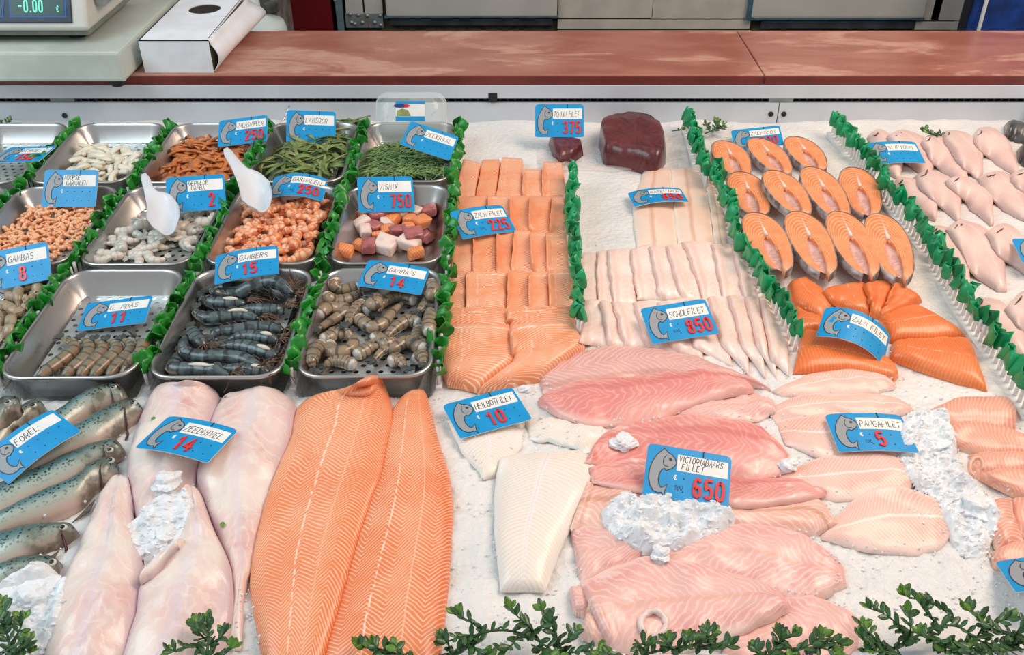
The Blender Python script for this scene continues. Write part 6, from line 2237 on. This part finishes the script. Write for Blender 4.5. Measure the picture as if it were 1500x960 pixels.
ice_heap([(885, 745), (915, 728), (960, 735), (1000, 738), (1062, 742), (1075, 755), (1040, 775), (990, 795), (940, 798), (900, 778)], 140, 'heap of crushed ice at the foot of the large price card')
ice_heap([(1322, 612), (1350, 590), (1385, 600), (1398, 640), (1415, 675), (1445, 705), (1462, 745), (1445, 795), (1415, 792), (1392, 745), (1385, 712), (1338, 692), (1322, 650)], 260, 'long heap of crushed ice between pangasius and tan fillets', .012)
ice_heap([(192, 770), (205, 748), (268, 722), (278, 745), (258, 790), (225, 808), (205, 802)], 90, 'crushed ice strewn over the purplish monkfish tail', .008)
ice_heap([(-20, 870), (60, 832), (90, 845), (85, 900), (50, 950), (-20, 965)], 90, 'crushed ice between the lowest trout and the front leaves', .012)

# grains of ice strewn over the bed
mb = MB()
tet = [rock(90 + q, 1.0, .8) for q in range(1)]
bm = bmesh.new()
bmesh.ops.create_icosphere(bm, subdivisions=1, radius=1)
bm.verts.index_update()
gv = np.array([q.co[:] for q in bm.verts])
gf = [[q.index for q in f_.verts] for f_ in bm.faces]
bm.free()
VV, FF, off = [], [], 0
cnt = 0
while cnt < 1500:
    px = random.uniform(-20, 1520)
    py = 540 + 430 * random.random() if random.random() < .86 else random.uniform(195, 560)
    if py < 560 and px < 665:
        continue
    x, y = on_z(px, py, 0)
    h = float(hq(x, y))
    if h > .010:
        continue
    r = random.uniform(.0008, .0028)
    R_ = np.array(Euler((random.uniform(0, 3), random.uniform(0, 3), random.uniform(0, 3))).to_matrix())
    VV.append(gv * np.array([1, .7, .55]) @ R_.T * r + np.array([float(x), float(y), h - r * .1]))
    FF += [[i + off for i in q] for q in gf]
    off += len(gv)
    cnt += 1
gr = obj('ice_grains', mesh('ice_grains', np.vstack(VV), FF, smooth=False), ICE_CHIP)
tag(gr, 'loose ice grains strewn over the counter', 'ice', kind='stuff')

# ------------------------------------------------------------------ evergreen sprigs
def oleaf(L_, wd, mat):
    n = 5
    v = []
    for i in range(n):
        t = i / (n - 1)
        w_ = wd * (math.sin(math.pi * (.08 + .86 * t ** 1.25))) * 1.05
        for s, dz in ((-1, .18 * wd), (0, 0), (1, .18 * wd)):
            v.append((s * w_ / 2, t * L_, dz + .10 * L_ * t * t))
    m_ = len(v)
    v += [(a, b, c - .0006) for a, b, c in v]
    f = []
    for i in range(n - 1):
        for k in range(2):
            q = i * 3 + k
            f += [(q, q + 1, q + 4, q + 3), (m_ + q + 3, m_ + q + 4, m_ + q + 1, m_ + q)]
        f += [(i * 3, i * 3 + 3, m_ + i * 3 + 3, m_ + i * 3), (i * 3 + 2, m_ + i * 3 + 2, m_ + i * 3 + 5, i * 3 + 5)]
    f += [(0, m_, m_ + 1, m_ + 2, 2, 1), (m_ - 3, m_ - 2, m_ - 1, 2 * m_ - 1, 2 * m_ - 2, 2 * m_ - 3)]
    me = mesh('leaf', v, f)
    me.materials.append(mat)
    return me


OL = [oleaf(.0125, .0056, BOX_LEAF), oleaf(.0105, .0052, BOX_LEAF), oleaf(.0135, .0058, BOX_LEAF)]
OLY = [oleaf(.0120, .0068, BOX_LEAF_L), oleaf(.0105, .0064, BOX_LEAF_L)]


def sprig(paths, label, z0=.012, lift=.022, step=.0094, scale=1.0, main_r=.0018, group='evergreen sprigs'):
    """paths: photo-pixel polylines, first the main stem, then twigs (base first, tip last)"""
    t = None
    mb = MB()
    leaves = []
    for pi, path in enumerate(paths):
        p = cr(path, 30)
        n = len(p)
        s = np.linspace(0, 1, n)
        zz = z0 + lift * (np.sin(s * math.pi) * .6 + .3 + (.5 * s if pi else 0))
        x, y = on_z(p[:, 0], p[:, 1], zz)
        hh = hq(x, y)
        for _ in range(2):
            zz = np.maximum(zz, hh + .004)
            x, y = on_z(p[:, 0], p[:, 1], zz)
            hh = hq(x, y)
        C = np.stack([x, y, zz], -1)
        if t is None:
            c0 = C[0].copy()
            c0[2] = max(0, hh[0])
            t = thing('evergreen_sprig', label, 'greenery', tuple(c0), group=group)
        C = C - c0
        mb.tube(C, np.linspace(main_r if pi == 0 else .0011, .0008, n) * scale, 5)
        seg = np.concatenate([[0], np.cumsum(np.linalg.norm(np.diff(C, axis=0), axis=1))])
        L_ = seg[-1]
        q = .4 * step if pi else step
        side = 1
        while q < L_ + .001:
            pt = np.array([np.interp(q, seg, C[:, k]) for k in range(3)])
            pt2 = np.array([np.interp(min(L_, q + .004), seg, C[:, k]) for k in range(3)])
            pt1 = np.array([np.interp(max(0, q - .004), seg, C[:, k]) for k in range(3)])
            d = pt2 - pt1
            yaw = math.atan2(d[1], d[0]) - math.pi / 2
            tip = q > L_ - step
            for sg in ((-1, 1) if not tip else (-1, 0, 1)):
                rot = (random.uniform(-.1, .9), random.uniform(-.5, .5), yaw + sg * random.uniform(.5, 1.0))
                young = tip or (q > L_ * .75 and random.random() < .35)
                leaves.append((pt, rot, young))
            q += step * random.uniform(.8, 1.2)
    mb.build('stem', BOX_STEM, t, True)
    for pt, rot, young in leaves:
        o = obj('leaf', random.choice(OLY if young and random.random() < .7 else OL), None, t, tuple(pt), rot)
        s_ = random.uniform(.8, 1.2) * scale
        o.scale = (s_, s_, s_)
    return t


sprig([[(22, 990), (14, 945), (6, 910), (2, 880)], [(14, 945), (28, 925), (34, 908)], [(8, 920), (-4, 905)], [(18, 960), (36, 950), (42, 938)], [(0, 960), (20, 950), (45, 957)]], 'evergreen sprig in the lower left corner', lift=.03)
sprig([[(303, 990), (304, 955), (305, 925), (303, 908)], [(304, 955), (285, 948), (262, 952), (245, 958)], [(304, 945), (322, 935), (330, 925)], [(306, 965), (330, 955), (345, 948)], [(304, 940), (290, 925), (286, 914)]], 'evergreen sprig in front of the monkfish tails', lift=.035)
sprig([[(625, 985), (590, 962), (550, 952), (520, 946)], [(560, 954), (545, 945)], [(590, 962), (580, 950)]], 'small evergreen tip in front of the salmon sides', lift=.03)
sprig([[(640, 985), (672, 950), (700, 930), (740, 924), (780, 935), (812, 958), (830, 990)], [(715, 927), (698, 915), (680, 908), (668, 900)], [(700, 932), (675, 933), (645, 945)], [(790, 938), (775, 918), (760, 905), (746, 890)], [(812, 955), (815, 930), (805, 912), (793, 892)], [(812, 955), (830, 938), (845, 928)], [(690, 940), (700, 955), (720, 965)], [(760, 930), (750, 945), (735, 960)], [(790, 945), (800, 962), (820, 968)], [(815, 958), (850, 955), (885, 952)], [(660, 960), (655, 940), (645, 935)], [(770, 930), (790, 920), (800, 915)]], 'long arching evergreen sprig in front of the halibut', lift=.03)
sprig([[(910, 990), (940, 962), (985, 950), (1020, 945), (1046, 928)], [(950, 955), (935, 945), (955, 945)], [(985, 950), (975, 940)], [(1020, 945), (1050, 950), (1075, 945)], [(1040, 940), (1035, 925)], [(930, 970), (900, 960), (880, 962)], [(1000, 950), (1010, 938)]], 'evergreen sprig in front of the largest perch fillet', lift=.04)
sprig([[(1100, 992), (1125, 962), (1142, 940), (1138, 928)], [(1135, 950), (1150, 935), (1165, 932)], [(1125, 962), (1105, 955)], [(1130, 965), (1165, 955), (1190, 942), (1205, 930)], [(1180, 950), (1205, 950), (1225, 958)], [(1150, 958), (1160, 970)], [(1195, 938), (1215, 940), (1232, 945)]], 'evergreen sprig in front of the perch corner', lift=.035)
sprig([[(1285, 962), (1330, 940), (1360, 922), (1380, 917), (1405, 919), (1432, 938), (1465, 945), (1510, 938)], [(1405, 919), (1388, 898), (1360, 882), (1335, 876), (1318, 870)], [(1375, 917), (1355, 895), (1345, 880)], [(1330, 940), (1318, 918), (1295, 900), (1275, 892)], [(1300, 955), (1280, 935), (1262, 915)], [(1310, 950), (1275, 945), (1258, 932)], [(1430, 936), (1440, 915), (1430, 900), (1410, 892)], [(1500, 938), (1465, 925), (1430, 908)], [(1332, 938), (1334, 915), (1330, 898)], [(1380, 950), (1360, 935), (1345, 928)], [(1470, 955), (1420, 950), (1380, 955)], [(1500, 952), (1455, 955), (1420, 960)], [(1320, 960), (1290, 955), (1265, 955)], [(1440, 930), (1465, 910), (1480, 908)], [(1400, 940), (1395, 955), (1420, 945)], [(1360, 925), (1375, 940), (1390, 948)], [(1480, 945), (1495, 920), (1505, 915)]], 'large evergreen sprig in the lower right corner', lift=.035)
sprig([[(1032, 196), (1046, 190), (1060, 184)], [(1040, 193), (1034, 183)], [(1050, 188), (1064, 190)], [(1046, 190), (1050, 178)]], 'dark evergreen scrap at the back above the salmon steaks', lift=.008, scale=1.0, step=.012)
sprig([[(1380, 198), (1366, 197), (1352, 193)], [(1360, 196), (1355, 189)]], 'dark evergreen scrap at the back among the soles', lift=.008, step=.012)
sprig([[(984, 192), (994, 191), (1002, 190)]], 'tiny evergreen scrap at the back beside the tuna', lift=.004, step=.014, scale=.7)
sprig([[(-6, 190), (4, 184), (15, 176)], [(4, 184), (0, 178)]], 'green stem scrap in the back left corner', lift=.01, step=.02)

# thin steel skewer stuck behind the sea aster card
sk0, sk1 = on_y(424, 155, Y_B - .02), on_y(392, 196, Y_B - .10)
skp = [(sk1[0], Y_B - .10, sk1[1]), ((sk0[0] + sk1[0]) / 2 + .006, Y_B - .055, (sk0[1] + sk1[1]) / 2 - .006), (sk0[0], Y_B - .02, sk0[1])]
c0 = np.array(skp[0])
v, f = tube_geo(cr(np.array(skp) - c0, 10), .0014, 6)
o = obj('steel_skewer', mesh('steel_skewer', v, f), STEEL, None, tuple(c0))
tag(o, 'thin curved steel skewer beside the lamsoor card', 'skewer')

# numbers on the scale display
for s_, x_, hgt, wd in (('22', -.262, .024, .003), ('€/kg', -.212, .011, .0015), ('-0.00', -.145, .024, .003), ('€', -.062, .012, .0016)):
    v, f, _ = text_geo(s_, x_, .030, hgt, wd, .0058, .0064, wide=.5)
    obj('display_digits', mesh('display_digits', v, f, smooth=False), LCD_DIGIT, SCALE_DISPLAY)

# two green leaf scraps on the monkfish
for px, py, lab in ((326, 771, 'green leaf scrap on the long monkfish tail'), (225, 616, 'green leaf scrap on the purplish monkfish tail')):
    z = .03
    for _ in range(5):
        x, y = on_z(px, py, z)
        z = float(hq(x, y))
    m_ = oleaf(.008, .006, BOX_LEAF_L)
    tag(obj('leaf_scrap', m_, None, None, (float(x), float(y) - .004, z + .0015)), lab, 'leaf', 'leaf scraps')
